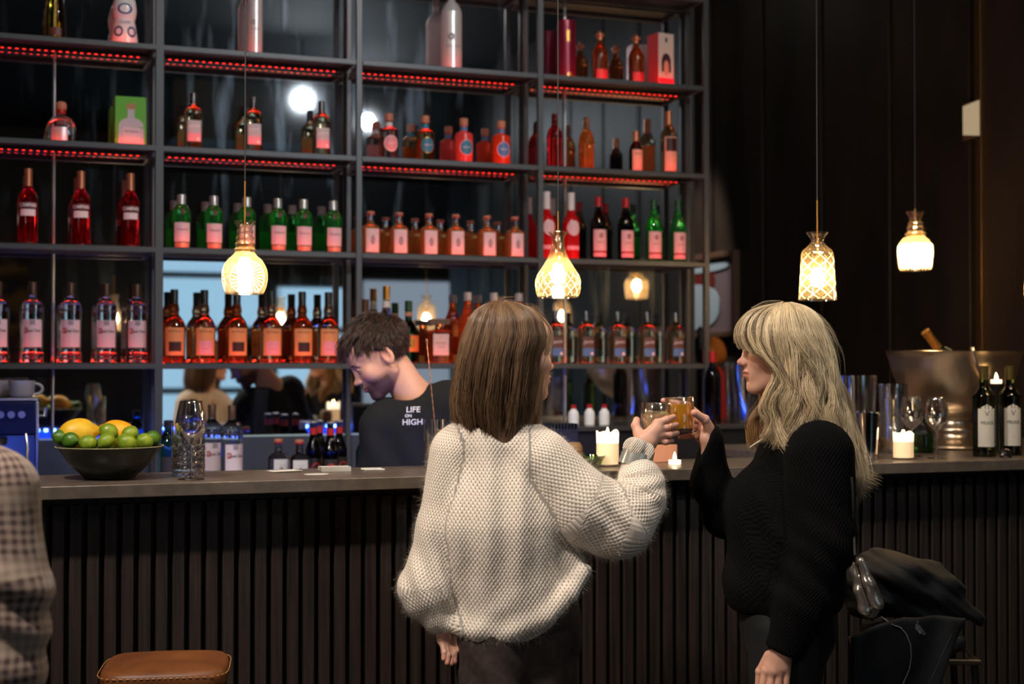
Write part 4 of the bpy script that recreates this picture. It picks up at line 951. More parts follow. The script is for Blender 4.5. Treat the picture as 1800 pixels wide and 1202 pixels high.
# ---------------------------------------------------------------- coffee machine with cups at the far left
cmx = atY(30, 760, 5.30).x
cm = empty('coffee_machine', (cmx-.09, 5.42, ZB+.0008), 0, 'steel espresso machine with three knobs at the left edge', 'coffee machine')
M_st = mat('brushed steel', (.45,.44,.46), .3, 1)
MB().box(-.20,.155,-.10,.14,0,.02).box(-.20,.155,.04,.14,.02,.21).build('base_body', M_st, cm, bevel=.004)
MB().box(-.20,.155,-.12,.14,.215,.335).build('head_box', mat('blue black panel', srgb(18,24,60), .3, .4), cm, bevel=.006)
MB().box(-.205,.160,-.125,.145,.335,.345).build('cup_tray', M_st, cm, bevel=.002)
MB().box(.150,.163,-.122,.14,.0,.335).build('side_panel', M_st, cm, bevel=.004)
for x in (.035,.070,.105):
    kn = MB().tube([(x,-.120,.288),(x,-.132,.288)], .0125, 18).build('knob', M_st, cm, True); 
for x in (-.10, .03): MB().lathe([(.024,.20),(.028,.205),(.028,.225)], 20, (x,-.06,-.02)).tube([(x,-.07,.19),(x+.0,-.19,.185)], .010, 10).build('portafilter', M_cord, cm, True)
MB().tube([(.163,-.05,.28),(.185,-.05,.28),(.188,-.05,.31)], .009, 10).build('steam_knob', M_st, cm, True)
MB().tube([(.12,-.13,.22),(.125,-.15,.18),(.12,-.155,.08)], .005, 8).build('steam_wand', M_st, cm, True)
M_cup = mat('grey china', srgb(150,142,142), .3, coat=.3)
def cup(x, y, z, label, hd=1):
    o = empty('cup', (x, y, z), 0, label, 'cup')
    MB().lathe([(.030,0),(.036,.003),(.0425,.014),(.046,.056),(.0465,.060),(.0435,.060),(.040,.016),(.001,.010)], 32).build('body', M_cup, o, True, 50)
    MB().tube([(hd*(.044+.026*math.sin(t)), 0, .030+.019*math.cos(t)) for t in np.linspace(0, PI, 14)], .0055, 10).build('handle', M_cup, o, True)
cup(atY(38, 700, 5.34).x, 5.34, ZB+.348, 'grey china cup with handle standing on the coffee machine')
cup(atY(-2, 700, 5.42).x, 5.44, ZB+.348, 'grey china cup at the left picture edge, on the coffee machine', -1)
tray = empty('ashtray', (atY(92, 826, 4.6).x, 4.62, .901), 0, 'low pale dish behind the counter below the coffee machine', 'dish')
MB().lathe([(.03,0),(.042,.004),(.048,.03),(.045,.03),(.038,.008),(.001,.006)], 28).build('body', M_cup, tray, True, 50)
tray.location.z = .901
st = empty('riser', (tray.location.x, 4.62, .9), 0, 'steel riser under the low pale dish', 'stand'); MB().box(-.06,.06,-.045,.045,.0008,.140).build('block', M_st, st, bevel=.003); tray.location.z = 1.0415
# ---------------------------------------------------------------- bar stool with tan seat
ps = atZ(292, 1172, .70)
stl = empty('bar_stool', (ps.x, ps.y, 0), -.20, 'bar stool with square tan leather seat at the lower left', 'stool')
M_tan = noise_color(mat('tan leather', rough=.45), srgb(98,54,26), srgb(122,70,34), 12); noise_bump(M_tan, 260, .0008, .35)
V = []; 
def pad(w, d, h, z0, m, name, par, rr=.045, n=5, seg=48, bulge=.010):
    V = []; F = []; rings = [(.0, 0, .96), (.3, 0, 1), (.75, 0, 1), (.95, 0, .97), (1.0, 0, .90)]
    prof = [(.90,0),(.985,.12),(1,.35),(1,.62),(.985,.82),(.93,.95),(.82,1.0),(.5,1.0+bulge/h),(.01,1.0+bulge*1.3/h)]
    for q, t in prof:
        for k in range(seg):
            a = 2*PI*(k+.5)/seg; c, s_ = math.cos(a), math.sin(a); e = (abs(c)**n+abs(s_)**n)**(-1/n)
            V.append((q*w*e*c, q*d*e*s_, z0+h*t))
    for i in range(len(prof)-1):
        for k in range(seg): F.append((i*seg+k, i*seg+(k+1)%seg, (i+1)*seg+(k+1)%seg, (i+1)*seg+k))
    F.append(tuple(range(seg-1,-1,-1)))
    return meshobj(name, V, F, m, par, True, 60)
pad(.146, .142, .050, .665, M_tan, 'seat', stl)
stt = MB()
for k_ in range(72):
    a = 2*PI*(k_+.5)/72; c, s_ = math.cos(a), math.sin(a); e = (abs(c)**5+abs(s_)**5)**(-.2)*1.001; a2 = a+.045; e2 = (abs(math.cos(a2))**5+abs(math.sin(a2))**5)**(-.2)*1.001
    stt.tube([(.150*e*c, .142*e*s_, .7025), (.150*e2*math.cos(a2), .142*e2*math.sin(a2), .7025)], .0011, 5)
stt.build('stitching', mat('tan thread', srgb(206,140,80), .6), stl)
M_leg = mat('black metal leg', (.02,.02,.02), .35, .6)
fr = MB(); fr.tube([(-.135,-.125,.655),(.135,-.125,.655),(.135,.125,.655),(-.135,.125,.655),(-.135,-.125,.655)], .010, 10); fr.build('seat_frame', M_leg, stl, True)
for sx_ in (-1, 1):
    for sy_ in (-1, 1): MB().tube([(sx_*.125, sy_*.115, .66), (sx_*.17, sy_*.16, .001)], .010, 10).build('leg', M_leg, stl, True)
MB().tube([(-.155,-.145,.25),(.155,-.145,.25),(.155,.145,.25),(-.155,.145,.25),(-.155,-.145,.25)], .008, 10).build('foot_ring', M_leg, stl, True)
# pale lit sign far right
o = empty('wall_lamp', atY(1707, 212, 6.0), 0, 'small pale slanted lit panel high on the dark wall at the right', 'lamp'); 
p_ = atY(1707, 212, 6.0); o.location = (4.20, atY(1707,212,1).x and 4.20/ray(1707,212)[0]*ray(1707,212)[1], CAM_H+4.20/ray(1707,212)[0]*ray(1707,212)[2])
MB().box(-.008,.0,-.075,.05,-.085,.085).build('housing', M_pf, o, bevel=.002)
V = [(-.0105,-.072,-.080),(-.0105,.045,-.060),(-.0105,.045,.072),(-.0105,-.072,.082)]
meshobj('lit_face', V, [(0,1,2,3)], mat('warm lit face', (.2,.18,.15), .6, emit=srgb(214,190,150), es=.45), o)
# ---------------------------------------------------------------- implicit surfaces (numpy) for bodies and cloth
def _n(a): return np.asarray(a, float)
def smin(a, b, k):
    h = np.clip(.5+.5*(b-a)/k, 0, 1); return b+(a-b)*h-k*h*(1-h)
def smax(a, b, k): return -smin(-a, -b, k)
def s_ell(P, c, r, R=None):
    Q = P-_n(c)
    if R is not None: Q = Q@_n(R)
    r = _n(r); k0 = np.linalg.norm(Q/r, axis=1); k1 = np.linalg.norm(Q/(r*r), axis=1)+1e-9
    return k0*(k0-1)/k1
def s_cone(P, a, b, ra, rb):
    a, b = _n(a), _n(b); ab = b-a; L = ab@ab+1e-12
    t = np.clip((P-a)@ab/L, 0, 1); return np.linalg.norm(P-a-t[:,None]*ab, axis=1)-(ra+(rb-ra)*t)
def s_chain(P, pts, rs, k=.02):
    d = None
    for i in range(len(pts)-1):
        e = s_cone(P, pts[i], pts[i+1], rs[i], rs[i+1]); d = e if d is None else smin(d, e, k)
    return d
def rotm(rx=0, ry=0, rz=0): return np.array(Euler((rx, ry, rz)).to_matrix())
def surfnet(f, lo, hi, h, blk=8, slack=1.6):
    lo, hi = _n(lo), _n(hi); nb = np.ceil((hi-lo)/(h*blk)).astype(int); N = nb*blk+1
    bc = np.stack(np.meshgrid(*[np.arange(n) for n in nb], indexing='ij'), -1).reshape(-1, 3)
    cen = lo+(bc+.5)*blk*h; d = f(cen); act = np.abs(d) < blk*h*.87*slack
    G = np.full(N, 1., np.float32)
    for b, v in zip(bc[~act], d[~act]):
        if v < 0: G[b[0]*blk:b[0]*blk+blk+1, b[1]*blk:b[1]*blk+blk+1, b[2]*blk:b[2]*blk+blk+1] = -1
    off = np.stack(np.meshgrid(*[np.arange(blk+1)]*3, indexing='ij'), -1).reshape(-1, 3)
    A = bc[act]; step = 400
    for s in range(0, len(A), step):
        idx = (A[s:s+step, None]*blk+off[None]).reshape(-1, 3); v = f(lo+idx*h)
        G[idx[:,0], idx[:,1], idx[:,2]] = v
    S = G < 0
    c = [G[i:N[0]-1+i, j:N[1]-1+j, k:N[2]-1+k] for i in (0,1) for j in (0,1) for k in (0,1)]
    cs = np.stack([x < 0 for x in c]); cnt = cs.sum(0); cell = (cnt > 0) & (cnt < 8)
    ci = np.argwhere(cell); vid = np.full(cell.shape, -1, np.int64); vid[cell] = np.arange(len(ci))
    acc = np.zeros((len(ci), 3)); num = np.zeros(len(ci))
    cv = np.stack([x[cell] for x in c], 1); cor = np.array([(i,j,k) for i in (0,1) for j in (0,1) for k in (0,1)], float)
    for a in range(8):
        for b in range(a+1, 8):
            if np.abs(cor[a]-cor[b]).sum() != 1: continue
            m = (cv[:,a] < 0) != (cv[:,b] < 0); t = cv[m,a]/(cv[m,a]-cv[m,b]); acc[m] += cor[a]+t[:,None]*(cor[b]-cor[a]); num[m] += 1
    V = lo+(ci+acc/num[:,None])*h
    F = []
    for ax in range(3):
        o = [1,1,1]; o[ax] = 0; u, w = [x for x in range(3) if x != ax]
        s0 = S[tuple(slice(1 if q != ax else 0, -1) for q in range(3))]
        e = [0,0,0]; e[ax] = 1
        s1 = S[tuple(slice((1 if q != ax else 0)+e[q], (-1 if q != ax else None) ) for q in range(3))]
        n_ = [min(s0.shape[q], s1.shape[q]) for q in range(3)]; s0 = s0[:n_[0],:n_[1],:n_[2]]; s1 = s1[:n_[0],:n_[1],:n_[2]]
        m = np.argwhere(s0 != s1)
        if not len(m): continue
        sg = s0[m[:,0], m[:,1], m[:,2]]; base = m.copy(); base[:,u] += 1; base[:,w] += 1
        def vi(du, dw):
            q = base.copy(); q[:,u] -= du; q[:,w] -= dw; return vid[q[:,0], q[:,1], q[:,2]]
        Q = np.stack([vi(1,1), vi(0,1), vi(0,0), vi(1,0)], 1)
        flip = sg if ax != 1 else ~sg
        Q[~flip] = Q[~flip][:, ::-1]
        F.append(Q[(Q >= 0).all(1)])
    return V, np.concatenate(F)
def np_mesh(name, V, F, m, parent=None, smooth=True, colors=None, uv=None):
    me = bpy.data.meshes.new(name); me.vertices.add(len(V)); me.vertices.foreach_set('co', np.asarray(V, np.float32).ravel())
    F = np.asarray(F); me.loops.add(F.size); me.polygons.add(len(F)); me.loops.foreach_set('vertex_index', F.astype(np.int32).ravel())
    me.polygons.foreach_set('loop_start', np.arange(0, F.size, F.shape[1], dtype=np.int32))
    try: me.polygons.foreach_set('loop_total', np.full(len(F), F.shape[1], np.int32))
    except Exception: pass
    me.update(calc_edges=True); me.validate()
    if colors is not None:
        a = me.color_attributes.new('col', 'FLOAT_COLOR', 'POINT'); c = np.ones((len(V), 4), np.float32); c[:,:3] = colors; a.data.foreach_set('color', c.ravel())
    if uv is not None:
        a = me.attributes.new('wv', 'FLOAT_VECTOR', 'POINT'); q = np.zeros((len(V), 3), np.float32); q[:,:uv.shape[1]] = uv; a.data.foreach_set('vector', q.ravel())
    return mobj(name, me, m, parent, smooth)
def join(parts):
    Vs, Fs, k = [], [], 0
    for V, F in parts: Vs.append(V); Fs.append(F+k); k += len(V)
    return np.concatenate(Vs), np.concatenate(Fs)
class Fig:
    """Person frame: x to picture right, y away from the camera, z up; origin on the floor below (u0) at depth zc."""
    def __init__(s, u0, zc):
        a = (u0-900)/2500*zc; s.u0, s.zc, s.a = u0, zc, a
        s.loc = Vector((a*_ct+zc*_st, -a*_st+zc*_ct, 0))
    def L(s, u, v, dy=0):
        z = s.zc+dy; f = _cp - (601-v)/2500*_sp; return np.array([(u-900)/2500*z/f-s.a, dy, CAM_H+z*(_sp+(601-v)/2500*_cp)/f])
    def root(s, label, cat='person', name='person'):
        return empty(name, s.loc, -THETA, label, cat)
    def W(s, p):
        return s.loc+Vector((p[0]*_ct+p[1]*_st, -p[0]*_st+p[1]*_ct, p[2]))
# ---------------------------------------------------------------- skin
def skin_mat(name):
    m = mat(name, (.8,.5,.4), .46, 0, sss=.12); n, l, p = nodes(m)
    a = n.new('ShaderNodeVertexColor'); a.layer_name = 'col'; l.new(a.outputs[0], p.inputs['Base Color']); return m
SKIN = np.array(srgb(214,160,136)); SKIN_R = np.array(srgb(196,118,104)); LIP = np.array(srgb(178,104,94))
def head_sdf(P, fem=1.0, parts=None):
    """head frame: x to the head's left-right, +y face, z up, origin between the ears"""
    X = P.copy(); X[:,0] = np.abs(X[:,0])
    d = s_ell(P, (0,-.014,.036), (.074,.097,.083))
    d = smin(d, s_ell(P, (0,.028,-.032), (.060,.064,.078)), .03)
    d = smin(d, s_ell(P, (0,.048,.042), (.058,.045,.054)), .02)
    d = smin(d, s_cone(X, (.048,-.004,-.055), (.016,.066,-.094), .018, .017), .022)
    d = smin(d, s_ell(P, (0,.075,-.096), (.020,.018,.016)), .018)
    d = smin(d, s_ell(X, (.038,.058,-.022), (.026,.024,.026)), .02)
    d = smin(d, s_cone(X, (.008,.086,.020), (.040,.074,.020), .006, .006), .012)
    d = smin(d, s_ell(P, (0,.076,-.060), (.030,.020,.026)), .014)
    d = smax(d, -s_ell(X, (.031,.100,.004), (.019,.018,.012)), .012)
    d = smin(d, s_ell(X, (.030,.0755,.003), (.0145,.0125,.0125)), .003)
    d = smin(d, s_cone(P, (0,.078,.020), (0,.096,-.026), .0105, .0105), .012)
    d = smin(d, s_ell(P, (0,.1065,-.0285), (.0085,.0085,.0080)), .010)
    d = smin(d, s_ell(X, (.0110,.097,-.032), (.0072,.0085,.0065)), .005)
    d = smax(d, -s_ell(X, (.0062,.100,-.0385), (.0030,.0048,.0030)), .002)
    d = smin(d, s_ell(P, (0,.0935,-.0540), (.0210,.0085,.0052)), .004)
    d = smin(d, s_ell(P, (0,.0925,-.0650), (.0185,.0090,.0062)), .004)
    d = smax(d, -s_ell(P, (0,.1035,-.0592), (.021,.0085,.0012)), .0022)
    d = smax(d, -s_ell(P, (0,.094,-.0775), (.014,.006,.0045)), .006)
    e = s_ell(X, (.077,-.012,-.002), (.0085,.019,.031), rotm(0,-.18,.25)); e = smax(e, -s_ell(X, (.086,-.008,.002), (.007,.011,.019)), .004)
    d = smin(d, e, .006)
    return d
def head_colors(V, beard=0):
    X = np.abs(V[:,0]); c = np.tile(SKIN, (len(V), 1))
    def w(cx, cy, cz, r, s=1): return np.clip(1-np.sqrt(((X-cx)/r[0])**2+((V[:,1]-cy)/r[1])**2+((V[:,2]-cz)/r[2])**2), 0, 1)**s
    for q in (w(.040,.07,-.026,(.032,.03,.026)), w(0,.108,-.028,(.022,.02,.02)), w(.08,-.01,0,(.02,.03,.04))): c += (SKIN_R-c)*(.55*q)[:,None]
    lip = (np.abs(V[:,2]+.0595) < .0105*(1-(X/.0235)**2)) & (V[:,1] > .084) & (X < .0235); c[lip] = LIP
    br = (np.abs(V[:,2]-(.023+.05*X-1.1*np.maximum(X-.032,0))) < .0032) & (X > .013) & (X < .047) & (V[:,1] > .05); c[br] = srgb(96,66,48)
    lash = (((X-.0305)/.0150)**2+((V[:,2]-.0000-.004*(1-((X-.0305)/.015)**2))/.0020)**2 < 1) & (V[:,1] > .06); c[lash] = srgb(60,40,36)
    if beard:
        b = ((V[:,2] < -.042+.0*X) & (V[:,1] > -.01) & ~lip) | ((X > .052) & (V[:,2] < -.01) & (V[:,1] > -.005) & (V[:,1] < .035) & (X < .074))
        bl = np.clip((-.036-V[:,2])/.02, 0, 1)*np.clip((V[:,1]+.01)/.03, 0, 1); c[~lip] += ((np.array(srgb(92,66,58))-c)*(bl*beard)[:,None])[~lip]
    return c
def hair_mat(name, c1, rough=.38):
    m = mat(name, c1, rough, spec=.6); n, l, p = nodes(m)
    a = n.new('ShaderNodeVertexColor'); a.layer_name = 'col'; l.new(a.outputs[0], p.inputs['Base Color']); p.inputs['Anisotropic'].default_value = .5
    return m
def strands(curves, r0, cols, sides=3, taper=.45):
    """curves: (n, m, 3) array; cols (n,3)"""
    C = _n(curves); n, m, _ = C.shape
    T = np.gradient(C, axis=1); T /= np.linalg.norm(T, axis=2, keepdims=True)+1e-9
    up = np.array([.3,1,.2]); A = np.cross(T, up); A /= np.linalg.norm(A, axis=2, keepdims=True)+1e-9; B = np.cross(T, A)
    r = np.broadcast_to(_n(r0).reshape(-1,1) if np.ndim(r0) else np.full((n,1), r0), (n, 1))*(1-(1-taper)*np.linspace(0,1,m)[None]**2)
    V = np.stack([C+(A*math.cos(2*PI*k/sides)+B*math.sin(2*PI*k/sides))*r[...,None] for k in range(sides)], 2)
    idx = np.arange(n*m*sides).reshape(n, m, sides)
    F = np.stack([idx[:,:-1,:], np.roll(idx,-1,2)[:,:-1,:], np.roll(idx,-1,2)[:,1:,:], idx[:,1:,:]], -1).reshape(-1, 4)
    return V.reshape(-1, 3), F, np.repeat(_n(cols), m*sides, 0)
# ---------------------------------------------------------------- hands
def hand_mesh(palm, fingers, thumb, h=.0016, k=.004):
    """palm: list of (a, b, ra, rb) cones; fingers: lists of points with radii"""
    chains = [( [_n(p) for p in c[0]], c[1]) for c in fingers+[thumb]]
    allp = np.array([p for c in chains for p in c[0]]+[_n(q) for a in palm for q in a[:2]])
    def f(P):
        d = None
        for a, b, ra, rb in palm:
            e = s_cone(P, a, b, ra, rb); d = e if d is None else smin(d, e, .010)
        g = None
        for pts, rs in chains:
            e = None
            for i in range(len(pts)-1):
                c = s_cone(P, pts[i], pts[i+1], rs[i], rs[i+1]); e = c if e is None else smin(e, c, .002)
            for i in range(1, len(pts)-1):
                e = smin(e, np.linalg.norm(P-pts[i], axis=1)-rs[i]*1.07, .002)
            g = e if g is None else np.minimum(g, e)
            d = smin(d, e, k*1.4) if False else d
        return smin(d, g, .006)
    return surfnet(f, allp.min(0)-.045, allp.max(0)+.045, h)
def hand_colors(V, tips, knuckles=()):
    c = np.tile(SKIN, (len(V), 1))
    for t in tips: q = np.clip(1-np.linalg.norm(V-_n(t), axis=1)/.016, 0, 1); c += (SKIN_R-c)*(.7*q)[:,None]
    for t in knuckles: q = np.clip(1-np.linalg.norm(V-_n(t), axis=1)/.014, 0, 1); c += (SKIN_R-c)*(.6*q)[:,None]
    return c
# ---------------------------------------------------------------- knit
def knit_mat(name, base, hole, su, sv, depth=.004, holes=.5, thr=.30, rough=.85, sheen=.4, wob=.0, spec=.5):
    """wv attribute: metres along the rows and along the columns"""
    m = mat(name, base, rough, sheen=sheen, spec=spec); n, l, p = nodes(m)
    at = n.new('ShaderNodeAttribute'); at.attribute_name = 'wv'; sp = n.new('ShaderNodeSeparateXYZ')
    nz = n.new('ShaderNodeTexNoise'); nz.inputs['Scale'].default_value = 9; l.new(at.outputs['Vector'], nz.inputs['Vector'])
    def M(op, *a):
        x = n.new('ShaderNodeMath'); x.operation = op
        for i, q in enumerate(a):
            if isinstance(q, (int, float)): x.inputs[i].default_value = q
            else: l.new(q, x.inputs[i])
        return x.outputs[0]
    vm = n.new('ShaderNodeVectorMath'); vm.operation = 'MULTIPLY_ADD'; l.new(nz.outputs['Color'], vm.inputs[0]); vm.inputs[1].default_value = (.012,.012,0); l.new(at.outputs['Vector'], vm.inputs[2])
    l.new(vm.outputs[0], sp.inputs[0])
    cu = M('COSINE', M('MULTIPLY', sp.outputs[0], PI/su)); cv = M('COSINE', M('MULTIPLY', sp.outputs[1], PI/sv))
    pr = M('MULTIPLY', cu, cv)
    hgt = M('ABSOLUTE', pr) if wob else pr
    n2 = n.new('ShaderNodeTexNoise'); n2.inputs['Scale'].default_value = 14; l.new(at.outputs['Vector'], n2.inputs['Vector'])
    th = M('ADD', M('MULTIPLY', n2.outputs[0], -.9), thr+.45)
    ho = M('MULTIPLY', M('MINIMUM', M('MAXIMUM', M('MULTIPLY', M('SUBTRACT', pr, th), 5.0), 0), 1), holes)
    mx = n.new('ShaderNodeMix'); mx.data_type = 'RGBA'; l.new(ho, mx.inputs[0]); mx.inputs[6].default_value = (*base, 1); mx.inputs[7].default_value = (*hole, 1)
    l.new(mx.outputs[2], p.inputs['Base Color'])
    n3 = n.new('ShaderNodeTexNoise'); n3.inputs['Scale'].default_value = 420; n3.inputs['Detail'].default_value = 3; l.new(at.outputs['Vector'], n3.inputs['Vector'])
    b = n.new('ShaderNodeBump'); b.inputs['Distance'].default_value = depth; b.inputs['Strength'].default_value = .8
    l.new(M('ADD', M('MULTIPLY', pr, -1), M('MULTIPLY', n3.outputs[0], .5)), b.inputs['Height']); l.new(b.outputs[0], p.inputs['Normal'])
    return m
def fuzz(V, F, n, ln, seed=3, droop=.3):
    """short loose fibres standing off a surface"""
    rg = np.random.default_rng(seed); F = np.asarray(F); A, B, C = V[F[:,0]], V[F[:,1]], V[F[:,2]]
    N = np.cross(B-A, C-A); ar = np.linalg.norm(N, axis=1); N /= ar[:,None]+1e-12
    i = rg.choice(len(F), n, p=ar/ar.sum()); a, b = rg.random((2, n, 1)); p0 = A[i]+(B[i]-A[i])*a+(C[i]-A[i])*b*(1-a)
    t = rg.normal(size=(n, 3)); t /= np.linalg.norm(t, axis=1, keepdims=True); L = ln*rg.uniform(.4, 1.3, (n, 1))
    d = N[i]*.7+t*.8; s = np.linspace(0, 1, 4)[None, :, None]
    return p0[:,None]+d[:,None]*L[:,None]*s+np.array([0,0,-droop])[None,None]*L[:,None]*s**2 + rg.normal(size=(n,1,3))*L[:,None]*.5*s**2
def head_frame(fwd, pitch=0, roll=0):
    """columns: head x, y (face), z in the person frame. fwd: horizontal facing direction"""
    a = math.atan2(-fwd[0], fwd[1]); return np.array(Matrix.Rotation(a, 3, 'Z')@Matrix.Rotation(-pitch, 3, 'X')@Matrix.Rotation(roll, 3, 'Y'))
def head_verts(c, Rh, sc=1.0, beard=0, h=.0022):
    V, F = surfnet(head_sdf, (-.11,-.13,-.135), (.11,.135,.14), h); col = head_colors(V, beard)
    return c+(V*sc)@Rh.T, F, col
def part_mesh(f, lo, hi, h, colr=None):
    V, F = surfnet(f, lo, hi, h); return V, F, np.tile(SKIN if colr is None else colr, (len(V), 1))
def join3(ps):
    k = 0; Vs, Fs, Cs = [], [], []
    for V, F, c in ps: Vs.append(V); Fs.append(F+k); Cs.append(c); k += len(V)
    return np.concatenate(Vs), np.concatenate(Fs), np.concatenate(Cs)
def core(chest, belly, arms, h=.007):
    """neck base, trunk and arms under the clothes, so that the body is one piece"""
    pts = [chest, belly]+[q for a in arms for q in a[0]]
    def f(P):
        Q = P.copy(); Q[:,1] *= 1.3; S = lambda p: _n(p)*[1,1.3,1]
        d = s_cone(Q, S(chest), S(belly), .060, .075)
        for a, r in arms: d = smin(d, s_chain(P, a, r, .01), .02)
        return d
    return part_mesh(f, np.min(pts, 0)-.14, np.max(pts, 0)+.14, h)
def wav(a, w, ph=0): return np.sin(a*2*PI/w+ph)
def interp(x, tab, j): return np.interp(x, [t[0] for t in tab], [t[j] for t in tab])
def hair_volume(F, rows, bratio, phis, n, tip, seed, c1, c2, r0=.0009, wave=(0,1), clumps=60, inner=.80, m=22, dy=0, clump_pull=.55, ycen=None, tipn=.02):
    """rows: (v, u_left, u_right). tip(phi): picture row where strands of that direction end."""
    rg = np.random.default_rng(seed); vs_ = np.array([r[0] for r in rows], float)
    cl = rg.random(clumps); clp = rg.random(clumps)*2*PI; clt = rg.normal(size=clumps)*tipn; clc = rg.random(clumps)
    cid = rg.integers(0, clumps, n); w0 = phis[0]; w1 = phis[1]
    cphi = w0+(w1-w0)*cl[cid]; phi0 = cphi+rg.normal(size=n)*(w1-w0)/clumps*1.4; phi0 = np.clip(phi0, w0, w1)
    rho = inner+(1-inner)*rg.random(n)**.5
    t = np.linspace(0, 1, m)[None]; e = (1-np.cos(t*PI/2*1.0))*.55+t*.45
    v0 = vs_[0]+rg.random(n)**2*10
    v1 = np.array([tip(p) for p in phi0])+(clt[cid]+rg.normal(size=n)*tipn*.35)*700
    v = v0[:,None]+(v1-v0)[:,None]*e
    phi = phi0[:,None]+(cphi-phi0)[:,None]*clump_pull*t**1.2
    ul, ur = interp(v, rows, 1), interp(v, rows, 2); b = interp(v, rows, 3)
    A, lam = wave; rr = rho[:,None]*np.ones_like(v)
    wv_ = A*np.clip((t-.25)/.75, 0, 1)*np.sin(2*PI*t*lam+clp[cid][:,None]); wr_ = A*.8*np.clip((t-.25)/.75,0,1)*np.cos(2*PI*t*lam+clp[cid][:,None]*1.7)
    uc, a = (ul+ur)/2, (ur-ul)/2
    z = F.zc+dy; X = (uc-900)/2500*z-F.a; a = a/2500*z
    yc = dy if ycen is None else interp(v, ycen, 1)
    ca, sa = np.cos(phi), np.sin(phi); R_a = a*rr+wr_; R_b = b*rr+wr_
    px = X+ca*R_a-sa*wv_; py = yc+sa*R_b+ca*wv_
    pz = CAM_H+z*(_sp+(601-v)/2500*_cp)/_cp
    C = np.stack([px, py, pz], -1)
    C += rg.normal(size=(n,1,3))*.0012+ (rg.normal(size=(n,1,3))*.006)*(t[...,None]**3)
    f = np.clip(clc[cid]*.75+rg.random(n)*.35, 0, 1)[:,None]
    cols = _n(c1)*(1-f)+_n(c2)*f
    return strands(C, r0*rg.uniform(.6,1.25,n), cols)
def guide_hair(guides, n, seed, c1, c2, r0=.0009, m=22, spread=.006, wave=(0,1), tipj=.12):
    """strands between neighbouring guide polylines"""
    rg = np.random.default_rng(seed); G = np.array([[p for p in spline(g, m)] for g in guides]); k = len(G)
    q = rg.random(n)*(k-1); i = np.minimum(q.astype(int), k-2); f = (q-i)[:,None,None]; f = f*f*(3-2*f)*.6+f*.4
    C = G[i]*(1-f)+G[i+1]*f; t = np.linspace(0,1,m)[None,:,None]
    cut = 1-rg.random((n,1))*tipj; tt = np.linspace(0,1,m)[None]*cut*(m-1); i0 = np.minimum(tt.astype(int), m-2); ff = (tt-i0)[...,None]
    ii = np.arange(n)[:,None]; C = C[ii,i0]*(1-ff)+C[ii,i0+1]*ff
    C = C+rg.normal(size=(n,1,3))*spread*(.35+.65*t)+wave[0]*t*np.sin(2*PI*(t*wave[1]+q[:,None,None]*.9))*np.array([1,0,.2])
    fc = np.clip(.5+.35*np.sin(q*9)+rg.normal(size=n)*.22, 0, 1)[:,None]
    return strands(C, r0*rg.uniform(.6,1.25,n), _n(c1)*(1-fc)+_n(c2)*fc)
M_skin = skin_mat('skin')
M_glassreal = mat('tumbler glass', (.97,.98,.98), .015, 0, 1, 1.45)
# ================================================================= woman in the white jumper
F1 = Fig(880, 3.53); L = F1.L
w1 = F1.root('person in a cream open knit jumper seen from behind, raising a glass')
hc = L(902, 624, .0); Rh = head_frame((.89,.46))
parts_ = [head_verts(hc, Rh)]
nk = lambda P: smin(s_cone(P, L(893,668,.0), L(880,760,-.005), .050, .056), s_cone(P, L(880,765,.01), L(880,800,.02), .05, .065), .03)
parts_.append(part_mesh(nk, L(760,860,0)-[0,.2,0], L(1010,620,0)+[0,.2,0], .005))
# right hand round the glass
D = .105
palm = [(L(1136,776,.10), L(1156,746,D), .019, .014), (L(1136,776,.10), L(1160,764,D), .018, .013), (L(1130,772,.10), L(1157,754,D-.004), .018, .012), (L(1140,778,.10), L(1120,800,.10), .022, .021), (L(1128,772,.10), L(1122,762,.115), .015, .013)]
fg = [([L(1155,744,D), L(1172,737.5,.110), L(1184,732.5,.138)], [.0098,.0088,.0072]), ([L(1160,754,D), L(1177,750,.110), L(1189,746.5,.138)], [.0098,.0088,.0074]),
      ([L(1161,764,D), L(1178,764,.110), L(1190,761,.138)], [.0094,.0084,.0070]), ([L(1158,772,D), L(1170,777,.106), L(1181,775,.125)], [.0085,.0075,.0062])]
th = ([L(1124,764,.11), L(1117,748,.122), L(1119,738,.150)], [.0135,.0110,.0088])
V, F = hand_mesh(palm, fg, th); parts_.append((V, F, hand_colors(V, [g[0][-1] for g in fg]+[th[0][-1]], [g[0][1] for g in fg]+[g[0][0] for g in fg])))
# left hand hanging
palm = [(L(775,1085,-.03), L(787,1125,-.03), .020, .018), (L(775,1085,-.03), L(779,1125,-.035), .020, .016)]
fg = [([L(790,1128,-.03), L(799,1148,-.045), L(799,1163,-.055)], [.0090,.0080,.0068]), ([L(786,1130,-.035), L(795,1152,-.05), L(793,1166,-.06)], [.0090,.0080,.0068]), ([L(782,1130,-.04), L(788,1152,-.058), L(786,1165,-.066)], [.0085,.0076,.0064]), ([L(777,1127,-.042), L(781,1147,-.06), L(780,1158,-.066)], [.0078,.0070,.0060])]
th = ([L(792,1105,-.02), L(803,1125,-.03), L(806,1142,-.04)], [.0115,.0100,.0080])
V, F = hand_mesh(palm, fg, th); parts_.append((V, F, hand_colors(V, [g[0][-1] for g in fg])))
